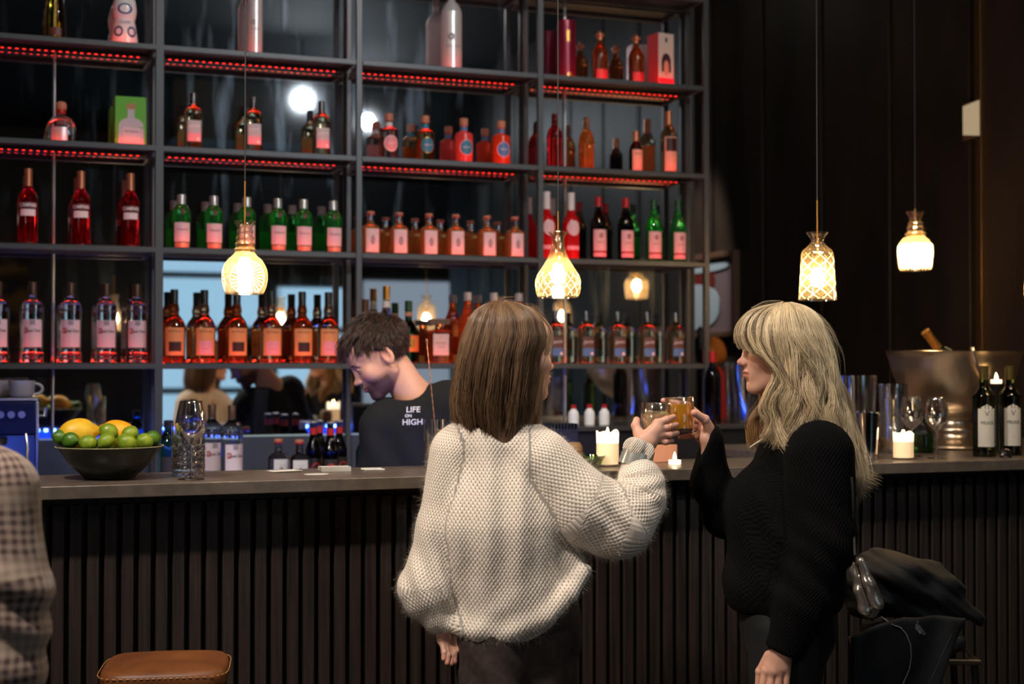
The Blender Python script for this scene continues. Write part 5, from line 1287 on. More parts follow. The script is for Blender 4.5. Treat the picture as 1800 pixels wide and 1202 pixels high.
# shirt and trunk core (under the jumper)
parts_.append(core(L(880,800,.03), L(893,1040,.02), [([L(950,812,-.01), L(1018,890,0), L(1090,914,.02), L(1124,860,.06), L(1126,812,.095), L(1136,778,.10)], [.045,.042,.036,.030,.025,.020]), ([L(805,800,-.01), L(775,930,-.02), L(760,1035,-.02), L(775,1085,-.03)], [.045,.038,.030,.020])]))
V, F, C = join3(parts_); np_mesh('body', V, F, M_skin, w1, True, C)
arm1 = [L(950,812,-.01), L(1018,890,.0), L(1090,914,.02), L(1124,880,.05), L(1127,848,.075), L(1117,812,.095)]
rad1 = [.082,.092,.084,.060,.052,.036]
arm2 = [L(797,800,-.01), L(775,930,-.02), L(757,1035,-.02), L(768,1078,-.03)]; rad2 = [.060,.056,.074,.047]
HN = np.array([.47, 0, -.88])     # towards the hem
def jumper1(P):
    Q = P.copy(); Q[:,1] *= 1.30
    def S(p): q = _n(p).copy(); q[1] *= 1.30; return q
    t = s_cone(Q, S(L(868,800,0)), S(L(873,925,-.01)), .108, .148); t = smin(t, s_cone(Q, S(L(873,925,-.01)), S(L(893,1048,-.01)), .148, .138), .05)
    t = smin(t, s_cone(P, L(800,785,0), L(935,785,0), .052, .058), .05)
    t = smin(t, s_cone(P, L(852,1080,0), L(985,992,.02), .072, .066), .04)
    a = s_chain(P, arm1, rad1, .03); a = smin(a, s_ell(P, L(1075,940,.01), (.075,.065,.055)), .03)
    b = s_chain(P, arm2, rad2, .03)
    d = smin(t, a, .014); d = smin(d, b, .018)
    hm = s_chain(P, [L(800,1098,-.05), L(842,1110,-.082), L(900,1106,-.086), L(955,1082,-.075), L(1000,1042,-.062), L(1030,1003,-.035)], [.022,.028,.028,.026,.022,.016], .01); d = smin(d, hm, .022)
    # open collar
    d = smax(d, -(s_cone(P, L(893,690,.01), L(878,747,-.02), .050, .060)), .012)
    d = smax(d, -s_ell(P, L(890,718,-.02), (.115,.085,.036)), .014)
    q = P@HN; low = np.clip((.92-P[:,2])/.18, 0, 1)*np.clip((.20-P[:,0])/.05, 0, 1)
    d += .0035*low*wav(q+.12*P[:,0]**2+.012*np.sin(P[:,0]*30), .080)
    bk = np.clip((P[:,2]-.85)/.1, 0, 1)*np.clip((1.30-P[:,2])/.1, 0, 1)*np.clip((.13-np.abs(P[:,0]+.02))/.06, 0, 1)
    d += .0075*bk*wav(P[:,0]+.10*(1.1-P[:,2])*P[:,0]*4, .085, .7)
    el = np.exp(-np.sum((P-L(1070,895,-.03))**2, 1)/.006); d += .0085*el*wav((P[:,0]*.75+P[:,2]*.66), .052, .4)
    fo = np.exp(-np.sum((P-L(1120,860,.03))**2, 1)/.0035); d += .006*fo*wav((P[:,0]*.2-P[:,2]), .040, .4)
    ls = np.exp(-np.sum((P-L(757,1040,-.06))**2, 1)/.010); d += .005*ls*wav(P[:,0]*.9+P[:,2]*.35, .05)
    return d
def ruffle(P):
    c = L(1124,792,.097); ax = L(1136,768,.10)-L(1112,826,.09); ax /= np.linalg.norm(ax); u_ = np.cross(ax, [0,1,0]); u_ /= np.linalg.norm(u_); w_ = np.cross(ax, u_)
    Q = P-c; a = Q@ax; x = Q@u_; y = Q@w_; an = np.arctan2(y, x); r = np.hypot(x, y)
    rad = .040+.0055*np.cos(5*an+.6)+.003*np.sin(9*an); rr = np.sqrt((a/.028)**2+(np.maximum(r-.018,0)/np.maximum(rad-.018,.005))**2)
    return (rr-1)*.017
VJ, FJ = surfnet(jumper1, L(640,1200,0)-[0,.25,0], L(1230,700,0)+[0,.25,0], .0062)
VR, FR = surfnet(ruffle, L(1060,850,.09)-[0,.06,0], L(1200,735,.09)+[0,.06,0], .0032)
def seg_uv(V, pts, off=0):
    """row/column coordinates of a sleeve"""
    best = np.full(len(V), 9.); U = np.zeros((len(V), 2)); s0 = 0; nn = len(pts)-2
    for i_, (a, b) in enumerate(zip(pts, pts[1:])):
        a, b = _n(a), _n(b); ab = b-a; Ln = np.linalg.norm(ab); tu = (V-a)@ab/Ln**2; t = np.clip(tu, 0, 1); tv = np.clip(tu, -9 if i_ == 0 else 0, 9 if i_ == nn else 1); Q = V-a-t[:,None]*ab; d = np.linalg.norm(Q, axis=1)
        ax = ab/Ln; e = np.array([0,-1.,0]); e -= ax*(e@ax); e /= np.linalg.norm(e); g = np.cross(ax, e)
        an = np.arctan2(Q@g, Q@e); m = d < best; best[m] = d[m]; U[m,0] = an[m]*.075; U[m,1] = s0+tv[m]*Ln; s0 += Ln
    return U, best
def uv_jumper(V):
    U = np.stack([V[:,0]*1.0+np.sign(V[:,0])*0, V[:,2]*1.0], 1)
    ua, da = seg_uv(V, arm1); ub, db = seg_uv(V, arm2)
    fa = jm_t(V); m = (np.minimum(da-.075, 9) < fa) & (V[:,0] > .07); U[m] = ua[m]; m2 = (db-.060 < fa) & (V[:,0] < -.09); U[m2] = ub[m2]
    return U
def jm_t(P):
    Q = P.copy(); Q[:,1] *= 1.3
    def S(p): q = _n(p).copy(); q[1] *= 1.3; return q
    return np.minimum(s_cone(Q, S(L(868,800,0)), S(L(873,925,-.01)), .108, .148), s_cone(Q, S(L(873,925,-.01)), S(L(893,1035,-.01)), .148, .140))
M_knit1 = knit_mat('cream open knit', srgb(242,226,208), srgb(112,92,80), .0050, .0074, depth=.0013, holes=.72, thr=.34)
jp = np_mesh('jumper', VJ, FJ, M_knit1, w1, True, uv=uv_jumper(VJ))
UR = np.stack([VR[:,0]*1.2, VR[:,2]*1.2], 1)
np_mesh('ruffled_cuff', VR, FR, knit_mat('cream rib knit', srgb(232,216,198), srgb(150,130,116), .0034, .0046, depth=.0032, holes=.4, thr=.4), jp, True, uv=UR)
M_fuzz = mat('mohair fibre', srgb(236,222,204), .8, sheen=.5)
Vf, Ff, _ = strands(fuzz(VJ, FJ, 26000, .0075), .00010, np.zeros((26000,3)), taper=.5)
np_mesh('mohair_fuzz', Vf, Ff, M_fuzz, jp, False)['kind'] = 'stuff'
# trousers
def trousers1(P):
    Q = P.copy(); Q[:,1] *= 1.15
    d = s_ell(P, L(908,1112,.03), (.135,.095,.13))
    for hx, kx, fx, yy in ((868,872,874,-.03), (955,948,942,.05)):
        hip, kn = L(hx,1120,yy*.6+.01), L(kx,1250,yy); kn[2] = .47; hip[2] = .78; ft = L(fx,1250,yy); ft[2] = .06
        d = smin(d, s_chain(P, [hip, kn, ft], [.098,.082,.075], .03), .03)
    return d+.003*wav(P[:,2]*.8+P[:,0], .09)*np.clip((.9-P[:,2])*5,0,1)
V, F = surfnet(trousers1, L(760,1200,0)*[1,1,0]-[0,.25,.01], L(1080,1040,0)+[0,.25,0], .008)
M_tr = noise_color(mat('brown trousers', rough=.85), srgb(52,40,35), srgb(66,52,45), 60); noise_bump(M_tr, 500, .0008, .4)
np_mesh('trousers', V, F, M_tr, w1)
M_shoe = mat('black shoe', (.02,.018,.017), .35)
def shoe(root, p, rz):
    s = MB().lathe([(.001,0),(.045,.0),(.048,.02),(.044,.05),(.036,.075),(.034,.10),(.001,.10)], 20, n=2.4, ax=1, ay=1.0)
    s.v = [(x, (y*2.6+.045 if z < .06 else y+.0), z) for x, y, z in s.v]; o = s.build('shoe', M_shoe, root, True, 70); o.location = (p[0], p[1], .001); o.rotation_euler = (0,0,rz)
shoe(w1, L(874,1250,-.03), -.5); shoe(w1, L(942,1250,.05), -.6)
# hair
rows1 = [(531,872,896,.006),(536,852,916,.050),(546,836,936,.082),(562,824,953,.102),(590,813,962,.114),(606,809,960,.116),(624,806,953,.116),(660,799,949,.110),(700,795,943,.098),(730,799,938,.088),(760,814,924,.076),(790,830,905,.066)]
tipf = lambda p: 738+12*math.sin(p*3.1)+ (8 if math.radians(170) < p % (2*PI) < math.radians(265) else -2)
p1_, p2_ = math.radians(80), math.radians(351)
HB1, HB2 = srgb(58,40,30), srgb(158,122,90)
a = hair_volume(F1, rows1, 1, (p1_, p2_), 8500, tipf, 5, HB1, HB2, r0=.00058, wave=(.004,1.3), clumps=110, inner=.84, ycen=[(531,.0),(800,.0)], tipn=.024, clump_pull=.85)
b = hair_volume(F1, [(v+4,l+5,r-5,max(bb-.006,.003)) for v,l,r,bb in rows1], 1, (p1_, p2_), 1500, lambda p: tipf(p)-14, 6, srgb(44,30,23), srgb(110,82,60), r0=.0020, wave=(.003,1.3), clumps=80, inner=.93, tipn=.016)
fl = guide_hair([[L(885,531,0), L(935,546,.06), L(964,578,.08), L(964,606,.05), L(953,650,.01), L(946,710,.0), L(944,752,-.01)], [L(885,531,0), L(935,552,.02), L(961,582,.0), L(960,612,-.02), L(950,656,-.03), L(940,710,-.03), L(930,745,-.03)]], 1300, 8, HB1, srgb(180,142,106), r0=.0009, spread=.004)
fly = guide_hair([[L(850,534,0), L(870,524,0), L(900,522,0)], [L(930,540,0), L(950,545,0), L(966,570,0)]], 50, 9, HB2, HB2, r0=.00018, m=10, spread=.008)
V, F, C = join3([a, b, fl, fly]); M_hair1 = hair_mat('brown hair', HB1); np_mesh('hair', V, F, M_hair1, w1, True, C)
def cap_(rows, F, phis, ycen=None, k=.90, seg=40, vmax=725):
    V = []; rws = [r for r in rows if r[0] <= vmax]
    for v, l_, r_, b_ in rws:
        z = F.zc; uc = (l_+r_)/2; aa = (r_-l_)/2/2500*z*k
        for i in range(seg+1):
            p = phis[0]+(phis[1]-phis[0])*i/seg; yc = 0 if ycen is None else np.interp(v, [q[0] for q in ycen], [q[1] for q in ycen])
            V.append(((uc-900)/2500*z-F.a+aa*math.cos(p), yc+b_*k*math.sin(p), CAM_H+z*(_sp+(601-v-4)/2500*_cp)/_cp))
    return V, [(j*(seg+1)+i, j*(seg+1)+i+1, (j+1)*(seg+1)+i+1, (j+1)*(seg+1)+i) for j in range(len(rws)-1) for i in range(seg)]
V, F = cap_(rows1, F1, (p1_, p2_)); meshobj('hair_base', V, F, mat('hair base brown', srgb(44,30,23), .6), w1, True)
# bracelet: a thing she wears, part of her outfit
M_band = mat('pearly bracelet', srgb(190,188,180), .18, .55, coat=.5)
ax = L(1131,778,.10)-L(1110,836,.085); ax /= np.linalg.norm(ax); c = L(1117,810,.094)
q = Vector(ax).to_track_quat('Z', 'Y').to_matrix(); mb = MB().lathe([(.0385,-.019),(.0405,-.019),(.0410,0),(.0405,.019),(.0385,.019),(.0380,0),(.0385,-.019)], 48, capb=False, capt=False)
mb.v = [q@Vector(v)+Vector(c) for v in mb.v]; mb.build('bracelet', M_band, w1, True, 50)
ringc = L(1176.5,751,.103); mb = MB().lathe([(.0094,-.001),(.0102,0),(.0094,.001)], 20, capb=False, capt=False); q = Vector(L(1189,746,.128)-L(1165,753,.103)).to_track_quat('Z','Y').to_matrix(); mb.v = [q@Vector(v)+Vector(ringc) for v in mb.v]; mb.build('ring', M_brass, w1, True)
# ================================================================= the two drinks
def liquid(name, c):
    m = mat(name, c, .15); n, l, p = nodes(m); t = n.new('ShaderNodeBsdfTranslucent'); t.inputs[0].default_value = (*c, 1); x = n.new('ShaderNodeMixShader'); x.inputs[0].default_value = .5
    l.new(p.outputs[0], x.inputs[1]); l.new(t.outputs[0], x.inputs[2]); l.new(x.outputs[0], n['Material Output'].inputs[0]); return m
def drink(Fg, u, v, dy, r, h, tilt, label, liq, lvl, ice=None):
    p = Fg.W(Fg.L(u, v, dy)); o = empty('drink_glass', p, 0, label, 'glass', 'raised drink glasses')
    o.rotation_euler = Euler((tilt[0], tilt[1], -THETA))
    h2 = h/2
    MB().lathe([(r*.97,-h2),(r,-h2+.003),(r,h2-.001),(r-.0008,h2),(r-.0018,h2-.001),(r-.0020,-h2+.010),(.001,-h2+.009)], 44).build('wall', M_tglass, o, True, 50)
    zt = -h2+.010+lvl
    MB().lathe([(r-.0026,-h2+.0102),(r-.0026,zt),(.001,zt)], 40).build('drink', liq, o, True, 50)
    if ice:
        mb = MB(); rr = random.Random(3)
        for i in range(9): 
            a = rr.random()*6.3; q_ = rr.random()**.5*.024; s_ = .008+rr.random()*.004; cx, cy2 = q_*math.cos(a), q_*math.sin(a)
            mb.box(cx-s_, cx+s_, cy2-s_, cy2+s_, zt-.008, zt+.002+rr.random()*.006)
        mb.build('crushed_ice', mat('crushed ice', (.93,.78,.50), .15, 0, .6), o, bevel=.002)
        MB().box(.012,.030,-.010,.010,zt-.002,zt+.006).build('lime_wedge', M_lime, o, bevel=.002)
    return o
drink(F1, 1152.5, 738, .160, .0388, .088, (0,.05), 'tumbler of pale orange cocktail with ice held by the woman in cream', liquid('pale cocktail', (1,.78,.42)), .050, True)
# ================================================================= blonde woman
F2 = Fig(1390, 3.70); L = F2.L
w2 = F2.root('person with long blonde hair in a black jumper, in profile, raising a drink')
hc2 = L(1371, 613, .0); Rh2 = head_frame((-1,-.06), .06)
parts_ = [head_verts(hc2, Rh2, 1.0)]
parts_.append(part_mesh(lambda P: smin(s_cone(P, L(1383,660,0), L(1405,765,0), .050, .055), s_cone(P, L(1400,775,0), L(1400,800,0), .05, .06), .03), L(1300,870,0)-[0,.2,0], L(1500,630,0)+[0,.2,0], .005))
GD = 3.735-F2.zc
palm = [(L(1246,776,GD+.01), L(1238,744,GD+.022), .021, .016), (L(1246,776,GD+.01), L(1236,757,GD+.016), .019, .014), (L(1246,776,GD+.01), L(1247,800,GD+.015), .022, .022), (L(1240,770,GD), L(1227,770,GD+.015), .014, .009)]
fg = [([L(1238,738,GD+.030), L(1208,711,GD+.052), L(1166,704,GD+.030)], [.0098,.0086,.0070]), ([L(1237,746,GD+.030), L(1205,728,GD+.052), L(1172,724,GD+.044)], [.0098,.0086,.0070]),
      ([L(1235,754,GD+.026), L(1206,745,GD+.054), L(1180,742,GD+.046)], [.0094,.0082,.0068]), ([L(1232,762,GD+.018), L(1212,767,GD+.036), L(1196,769,GD+.026)], [.0086,.0076,.0064])]
th = ([L(1249,757,GD-.002), L(1239,737,GD-.020), L(1220.5,725.5,GD-.038)], [.0145,.0118,.0092])
V, F = hand_mesh(palm, fg, th); C = hand_colors(V, [g[0][-1] for g in fg]+[th[0][-1]], [th[0][1]])
parts_.append((V, F, C))
Dh = -.19
palm = [(L(1381,1120,Dh), L(1375,1172,Dh-.005), .024, .021), (L(1381,1120,Dh), L(1350,1178,Dh), .020, .015), (L(1381,1120,Dh), L(1362,1178,Dh-.008), .020, .017)]
fg = [([L(1345,1180,Dh), L(1339,1215,Dh-.006), L(1342,1240,Dh)], [.0100,.0088,.0074]), ([L(1357,1184,Dh-.008), L(1352,1222,Dh-.014), L(1356,1248,Dh-.006)], [.0100,.0090,.0076]), ([L(1370,1186,Dh-.012), L(1367,1222,Dh-.016), L(1370,1246,Dh-.008)], [.0098,.0088,.0074]), ([L(1383,1182,Dh-.012), L(1382,1210,Dh-.014), L(1383,1230,Dh-.008)], [.0088,.0078,.0066])]
th = ([L(1352,1152,Dh+.01), L(1336,1180,Dh+.02), L(1333,1205,Dh+.02)], [.0130,.0110,.0085])
V, F = hand_mesh(palm, fg, th); parts_.append((V, F, hand_colors(V, [g[0][-1] for g in fg], [g[0][0] for g in fg])))
parts_.append(core(L(1400,795,0), L(1383,1030,0), [([L(1438,800,-.14), L(1448,950,-.18), L(1412,1060,-.19), L(1381,1125,-.19)], [.045,.038,.030,.022]), ([L(1400,800,.13), L(1345,890,.15), L(1276,905,.13), L(1250,850,.085), L(1247,790,GD+.01)], [.045,.040,.032,.026,.022])]))
V, F, C = join3(parts_); np_mesh('body', V, F, M_skin, w2, True, C)
nl = L(1219,724.5,GD-.0440); mb = MB().lathe([(.001,.0),(.0050,-.0006),(.0064,-.003)], 16, n=2.3, ax=1, ay=1.25); q = Vector((-.55,-.83,.25)).to_track_quat('Z','Y').to_matrix(); mb.v = [q@Vector(v)+Vector(nl) for v in mb.v]; mb.build('thumb_nail', mat('dark nail varnish', (.03,.008,.012), .12, coat=1), w2, True)
armN = [L(1440,800,-.15), L(1448,950,-.18), L(1412,1060,-.19), L(1380,1140,-.19)]; radN = [.088,.076,.066,.050]
armF = [L(1400,800,.13), L(1345,890,.15), L(1276,905,.13), L(1250,850,.085), L(1243,770,.048)]; radF = [.080,.066,.058,.050,.043]
def jumper2(P):
    Q = P.copy(); Q[:,1] *= .80
    def S(p): q = _n(p).copy(); q[1] *= .80; return q
    t = s_cone(Q, S(L(1398,815,0)), S(L(1384,930,0)), .105, .140); t = smin(t, s_cone(Q, S(L(1384,930,0)), S(L(1378,1020,0)), .140, .158), .05)
    t = smin(t, s_ell(P, L(1330,885,0), (.075,.13,.085)), .05)
    t = smin(t, s_cone(P, L(1425,788,-.12), L(1410,788,.12), .062, .062), .05)
    zc_ = L(1380,1072,0)[2]; t = smax(t, zc_-P[:,2], .02)
    a = s_chain(P, armN, radN, .03); n_ = _n(armN[3])-_n(armN[2]); n_ /= np.linalg.norm(n_); a = smax(a, (P-L(1377,1148,-.19))@n_, .008)
    b = s_chain(P, armF, radF, .03); n_ = _n(armF[4])-_n(armF[3]); n_ = n_+[-.35,0,0]; n_ /= np.linalg.norm(n_); b = smax(b, (P-L(1238,781,.05))@n_, .006)
    d = smin(t, a, .016); d = smin(d, b, .018)
    d = smax(d, -s_cone(P, L(1395,720,0), L(1392,768,0), .055, .060), .015)
    d += .004*np.exp(-np.sum((P-L(1440,1000,-.26))**2, 1)/.02)*wav(P[:,2]*.8+P[:,0]*.6, .06)
    d += .005*np.exp(-np.sum((P-L(1350,960,-.14))**2, 1)/.03)*wav(P[:,0]+P[:,2]*.35, .075)
    return d
VJ, FJ = surfnet(jumper2, L(1170,1210,0)-[0,.36,0], L(1530,730,0)+[0,.34,0], .0064)
U = np.stack([VJ[:,0]*.6+VJ[:,1]*1.0, VJ[:,2]], 1); ua, da = seg_uv(VJ, armN); ub, db = seg_uv(VJ, armF)
m = da < .095; U[m] = ua[m]; m = (db < .075) & (VJ[:,0] < -.04); U[m] = ub[m]
M_knit2 = knit_mat('black rib knit', srgb(9,8,9), srgb(4,4,4), .0046, .0075, depth=.0012, holes=.6, thr=.25, rough=1, sheen=0, spec=.15)
jp2 = np_mesh('jumper', VJ, FJ, M_knit2, w2, True, uv=U)
def trousers2(P):
    d = s_ell(P, L(1385,1090,0), (.125,.165,.15))
    for yy in (-.09, .09):
        a_, b_, c_ = L(1385,1110,yy), L(1375,1200,yy), L(1395,1200,yy); b_[2] = .47; c_[2] = .06; a_[2] = .76
        d = smin(d, s_chain(P, [a_, b_, c_], [.100,.080,.070], .03), .03)
    return d
V, F = surfnet(trousers2, L(1250,1200,0)*[1,1,0]-[0,.28,.01], L(1510,1040,0)+[0,.28,0], .008); np_mesh('trousers', V, F, mat('black trousers', srgb(20,19,20), .75), w2)
shoe(w2, L(1380,1200,-.09), 1.5); shoe(w2, L(1380,1200,.09), 1.7)
rows2 = [(533,1366,1392,.006),(538,1345,1412,.050),(548,1325,1430,.085),(565,1310,1444,.105),(590,1304,1455,.118),(620,1318,1463,.122),(650,1332,1469,.124),(690,1338,1476,.126),(730,1330,1485,.128),(770,1326,1495,.130),(810,1335,1506,.125),(850,1345,1516,.11)]
yc2 = [(533,0),(700,-.01),(780,-.03),(850,-.06)]
HY1, HY2 = srgb(94,68,47), srgb(252,224,178)
def tip2(p):
    p = p % (2*PI); return np.interp(p, [0, .5, 2.2, 3.6, 4.0, 4.5, 5.0, 5.6, 6.2832], [835, 800, 740, 760, 765, 760, 770, 800, 835])
a = hair_volume(F2, rows2, 1, (math.radians(232), math.radians(470)), 9500, tip2, 15, HY1, HY2, r0=.00062, wave=(.024,2.0), clumps=52, inner=.80, ycen=yc2, tipn=.030, clump_pull=.72, m=30)
b = hair_volume(F2, [(v+4,l+6,r-6,max(bb-.007,.003)) for v,l,r,bb in rows2], 1, (math.radians(236), math.radians(466)), 1700, lambda p: tip2(p)-18, 16, srgb(84,62,44), srgb(170,140,104), r0=.0022, wave=(.012,1.9), clumps=60, inner=.92, ycen=yc2, tipn=.03, m=30)
G = [[L(1372,533,0), L(1325,545,-.01), L(1300,568,-.02), L(1295,590,-.028), L(1299,612,-.035)],
     [L(1372,533,0), L(1322,548,-.03), L(1302,570,-.05), L(1300,592,-.062), L(1312,616,-.072)],
     [L(1374,533,-.01), L(1328,550,-.055), L(1312,575,-.078), L(1314,600,-.088), L(1330,625,-.094)]]
fr1 = guide_hair(G, 1300, 17, HY1, HY2, r0=.0006, spread=.003)
G = [[L(1374,533,-.01), L(1330,552,-.060), L(1316,580,-.082), L(1326,610,-.092), L(1352,635,-.098), L(1363,660,-.104), L(1352,688,-.106), L(1340,720,-.104), L(1350,745,-.10), L(1335,775,-.10)],
     [L(1376,533,-.01), L(1345,552,-.070), L(1334,585,-.095), L(1342,615,-.104), L(1364,645,-.112), L(1378,675,-.118), L(1362,705,-.120), L(1368,740,-.118), L(1350,775,-.114)],
     [L(1378,533,-.01), L(1362,552,-.075), L(1356,590,-.104), L(1364,620,-.112), L(1380,655,-.120), L(1398,690,-.126), L(1385,720,-.128), L(1392,750,-.126), L(1372,790,-.12)]]
fr2 = guide_hair(G, 2200, 18, HY1, HY2, r0=.0006, spread=.005, wave=(.006,2.2), m=34)
G = [[L(1345,560,.06), L(1330,640,.075), L(1338,700,.07), L(1322,740,.06), L(1318,790,.05)], [L(1360,560,.08), L(1350,650,.09), L(1362,710,.08), L(1340,750,.07), L(1340,780,.05)]]
fr3 = guide_hair(G, 800, 19, srgb(120,78,44), srgb(206,160,104), r0=.0006, spread=.006, wave=(.006,2), m=26)
G = [[L(1455,600,-.05), L(1478,700,-.07), L(1495,780,-.06), L(1512,825,-.05), L(1545,842,-.05)], [L(1462,640,-.02), L(1486,730,-.04), L(1500,800,-.04), L(1506,850,-.04), L(1520,868,-.04)]]
fr4 = guide_hair(G, 260, 20, HY1, HY2, r0=.0007, spread=.010, m=24)
fly = guide_hair([[L(1320,540,0), L(1345,527,0), L(1375,524,0)], [L(1400,532,0), L(1450,560,0), L(1470,600,0)], [L(1440,580,0), L(1475,620,0), L(1480,680,0)]], 50, 21, HY2, HY2, r0=.00018, m=12, spread=.009)
V, F, C = join3([a, b, fr1, fr2, fr3, fr4, fly]); np_mesh('hair', V, F, hair_mat('blonde hair', HY2), w2, True, C)
V, F = cap_(rows2, F2, (math.radians(240), math.radians(462)), yc2, .88, vmax=735); meshobj('hair_base', V, F, mat('hair base blonde', srgb(92,68,46), .6), w2, True)
MB().tube([tuple(p) for p in spline([L(1392,740,-.07), L(1360,760,-.085), L(1335,775,-.08), L(1319,786,-.06)], 16)], .0022, 8).build('white_neck_cord', mat('white cord', srgb(220,208,190), .5), w2, True)
drink(F2, 1195, 728.5, GD, .0385, .090, (0,-.03), 'tumbler of bright yellow cocktail held by the blonde woman', liquid('yellow cocktail', (1,.62,.06)), .062)
# ================================================================= bartender
F3 = Fig(700, 4.74); L = F3.L
w3 = F3.root('bearded person in a black printed T-shirt looking down behind the bar')
hs = 1.06; Rh3 = head_frame((-math.cos(.26), -math.sin(.26)), .60, .0)
hc3 = L(667, 627, 0)
parts_ = [head_verts(hc3, Rh3, hs, 1.0)]
parts_.append(part_mesh(lambda P: smin(s_cone(P, L(690,640,.02), L(728,700,.03), .056, .062), s_cone(P, L(732,700,.045), L(728,745,.06), .055, .07), .03), L(620,800,0)-[0,.2,0], L(830,600,0)+[0,.25,0], .005))
AL = [L(792,715,.04), L(815,830,.04), L(790,880,-.08)]; AR = [L(664,752,-.02), L(655,850,.0), L(690,890,-.10)]
for A_, s_ in ((AL, 1), (AR, -1)):
    V, F = surfnet(lambda P: s_chain(P, A_, [.050,.043,.030], .01), np.min(A_, 0)-.08, np.max(A_, 0)+.08, .006); parts_.append((V, F, np.tile(SKIN, (len(V),1))))
    w_ = _n(A_[2]); d_ = _n(A_[2])-_n(A_[1]); d_ /= np.linalg.norm(d_); sd = np.array([1.,0,0])*s_
    palm = [(w_, w_+d_*.075, .026, .022), (w_, w_+d_*.075+sd*.022, .024, .018), (w_, w_+d_*.075-sd*.022, .024, .018)]
    fg = [([w_+d_*.08+sd*o, w_+d_*(.115)+sd*o*1.1-[0,0,.01], w_+d_*.135+sd*o*1.1-[0,0,.03]], [.0105,.009,.0075]) for o in (.030,.010,-.010,-.030)]
    th = ([w_+d_*.02-sd*.03, w_+d_*.06-sd*.055, w_+d_*.09-sd*.055], [.014,.0115,.009])
    V, F = hand_mesh(palm, fg, th, h=.0028); parts_.append((V, F, hand_colors(V, [g[0][-1] for g in fg])))
parts_.append(core(L(722,745,.06), L(712,950,.05), [([L(672,735,-.01), AR[0], AR[1]], [.045,.045,.040]), ([L(785,705,.04), AL[0], AL[1]], [.045,.045,.040])]))
V, F, C = join3(parts_); np_mesh('body', V, F, M_skin, w3, True, C)
def tee(P):
    Q = P.copy(); Q[:,1] *= 1.2
    def S(p): q = _n(p).copy(); q[1] *= 1.2; return q
    t = s_cone(Q, S(L(722,755,.03)), S(L(712,880,.05)), .128, .150); t = smin(t, s_cone(Q, S(L(712,880,.05)), S(L(712,1000,.06)), .150, .15), .04)
    t = smin(t, s_cone(P, L(672,735,-.01), L(785,702,.04), .058, .066), .05)
    a = s_chain(P, [AL[0], L(812,800,.03)], [.068,.070], .02); a = smax(a, (P[:,2]-L(0,790,0)[2])*-1, .01)
    b = s_chain(P, [AR[0], L(662,815,-.03)], [.062,.062], .02); b = smax(b, (P[:,2]-L(0,826,0)[2])*-1, .01)
    d = smin(smin(t, a, .03), b, .03); d = smax(d, L(0,1050,0)[2]-P[:,2], .01)
    d = smax(d, -s_cone(P, L(690,655,.01), L(716,690,.015), .060, .064), .012)
    d += .004*wav(P[:,0]*.8+P[:,2]*.5, .09)*np.clip((1.30-P[:,2])*6, 0, 1)
    return d
V, F = surfnet(tee, L(580,1100,0)-[0,.3,0], L(900,600,0)+[0,.35,0], .007)
M_tee = mat('black cotton', srgb(11,11,12), .9, sheen=.0); noise_bump(M_tee, 300, .0006, .3)
tee_o = np_mesh('t_shirt', V, F, M_tee, w3)
# lettering laid onto the chest surface by following it
from mathutils.bvhtree import BVHTree
tb_ = BVHTree.FromPolygons([tuple(p) for p in V], [tuple(int(i) for i in f) for f in F])
def on_chest(txt, u, v, size, nm):
    T, TF = text_mesh(txt, size, .0004, 1.05); c = L(u, v, -.4); out_ = []
    for x, y in T:
        p = Vector((c[0]+x, -.6, c[2]+y+x*.02)); hit = tb_.ray_cast(p, Vector((0,1,0))); out_.append((p.x, (hit[0].y if hit[0] else 0)-.0012, p.z))
    meshobj(nm, out_, TF, mat('white print', srgb(206,206,214), .6), tee_o)
on_chest('LIFE', 713, 726, .026, 'lettering'); on_chest('ON', 704, 737.5, .0135, 'lettering'); on_chest('HIGH', 712, 749.5, .0265, 'lettering')
def tr3(P):
    d = s_ell(P, L(712,1030,.06), (.155,.12,.14))
    for x in (675, 750):
        a_, b_ = L(x,1050,.06), L(x,1050,.06); a_[2] = .85; b_[2] = .06; d = smin(d, s_chain(P, [a_, b_], [.095,.07], .03), .03)
    return d
V, F = surfnet(tr3, L(600,1000,0)*[1,1,0]-[0,.2,.01], L(840,990,0)+[0,.3,0], .012); np_mesh('trousers', V, F, mat('black trousers', srgb(20,19,20), .75), w3)
shoe(w3, L(675,1050,.04), .3); shoe(w3, L(750,1050,.04), .3)
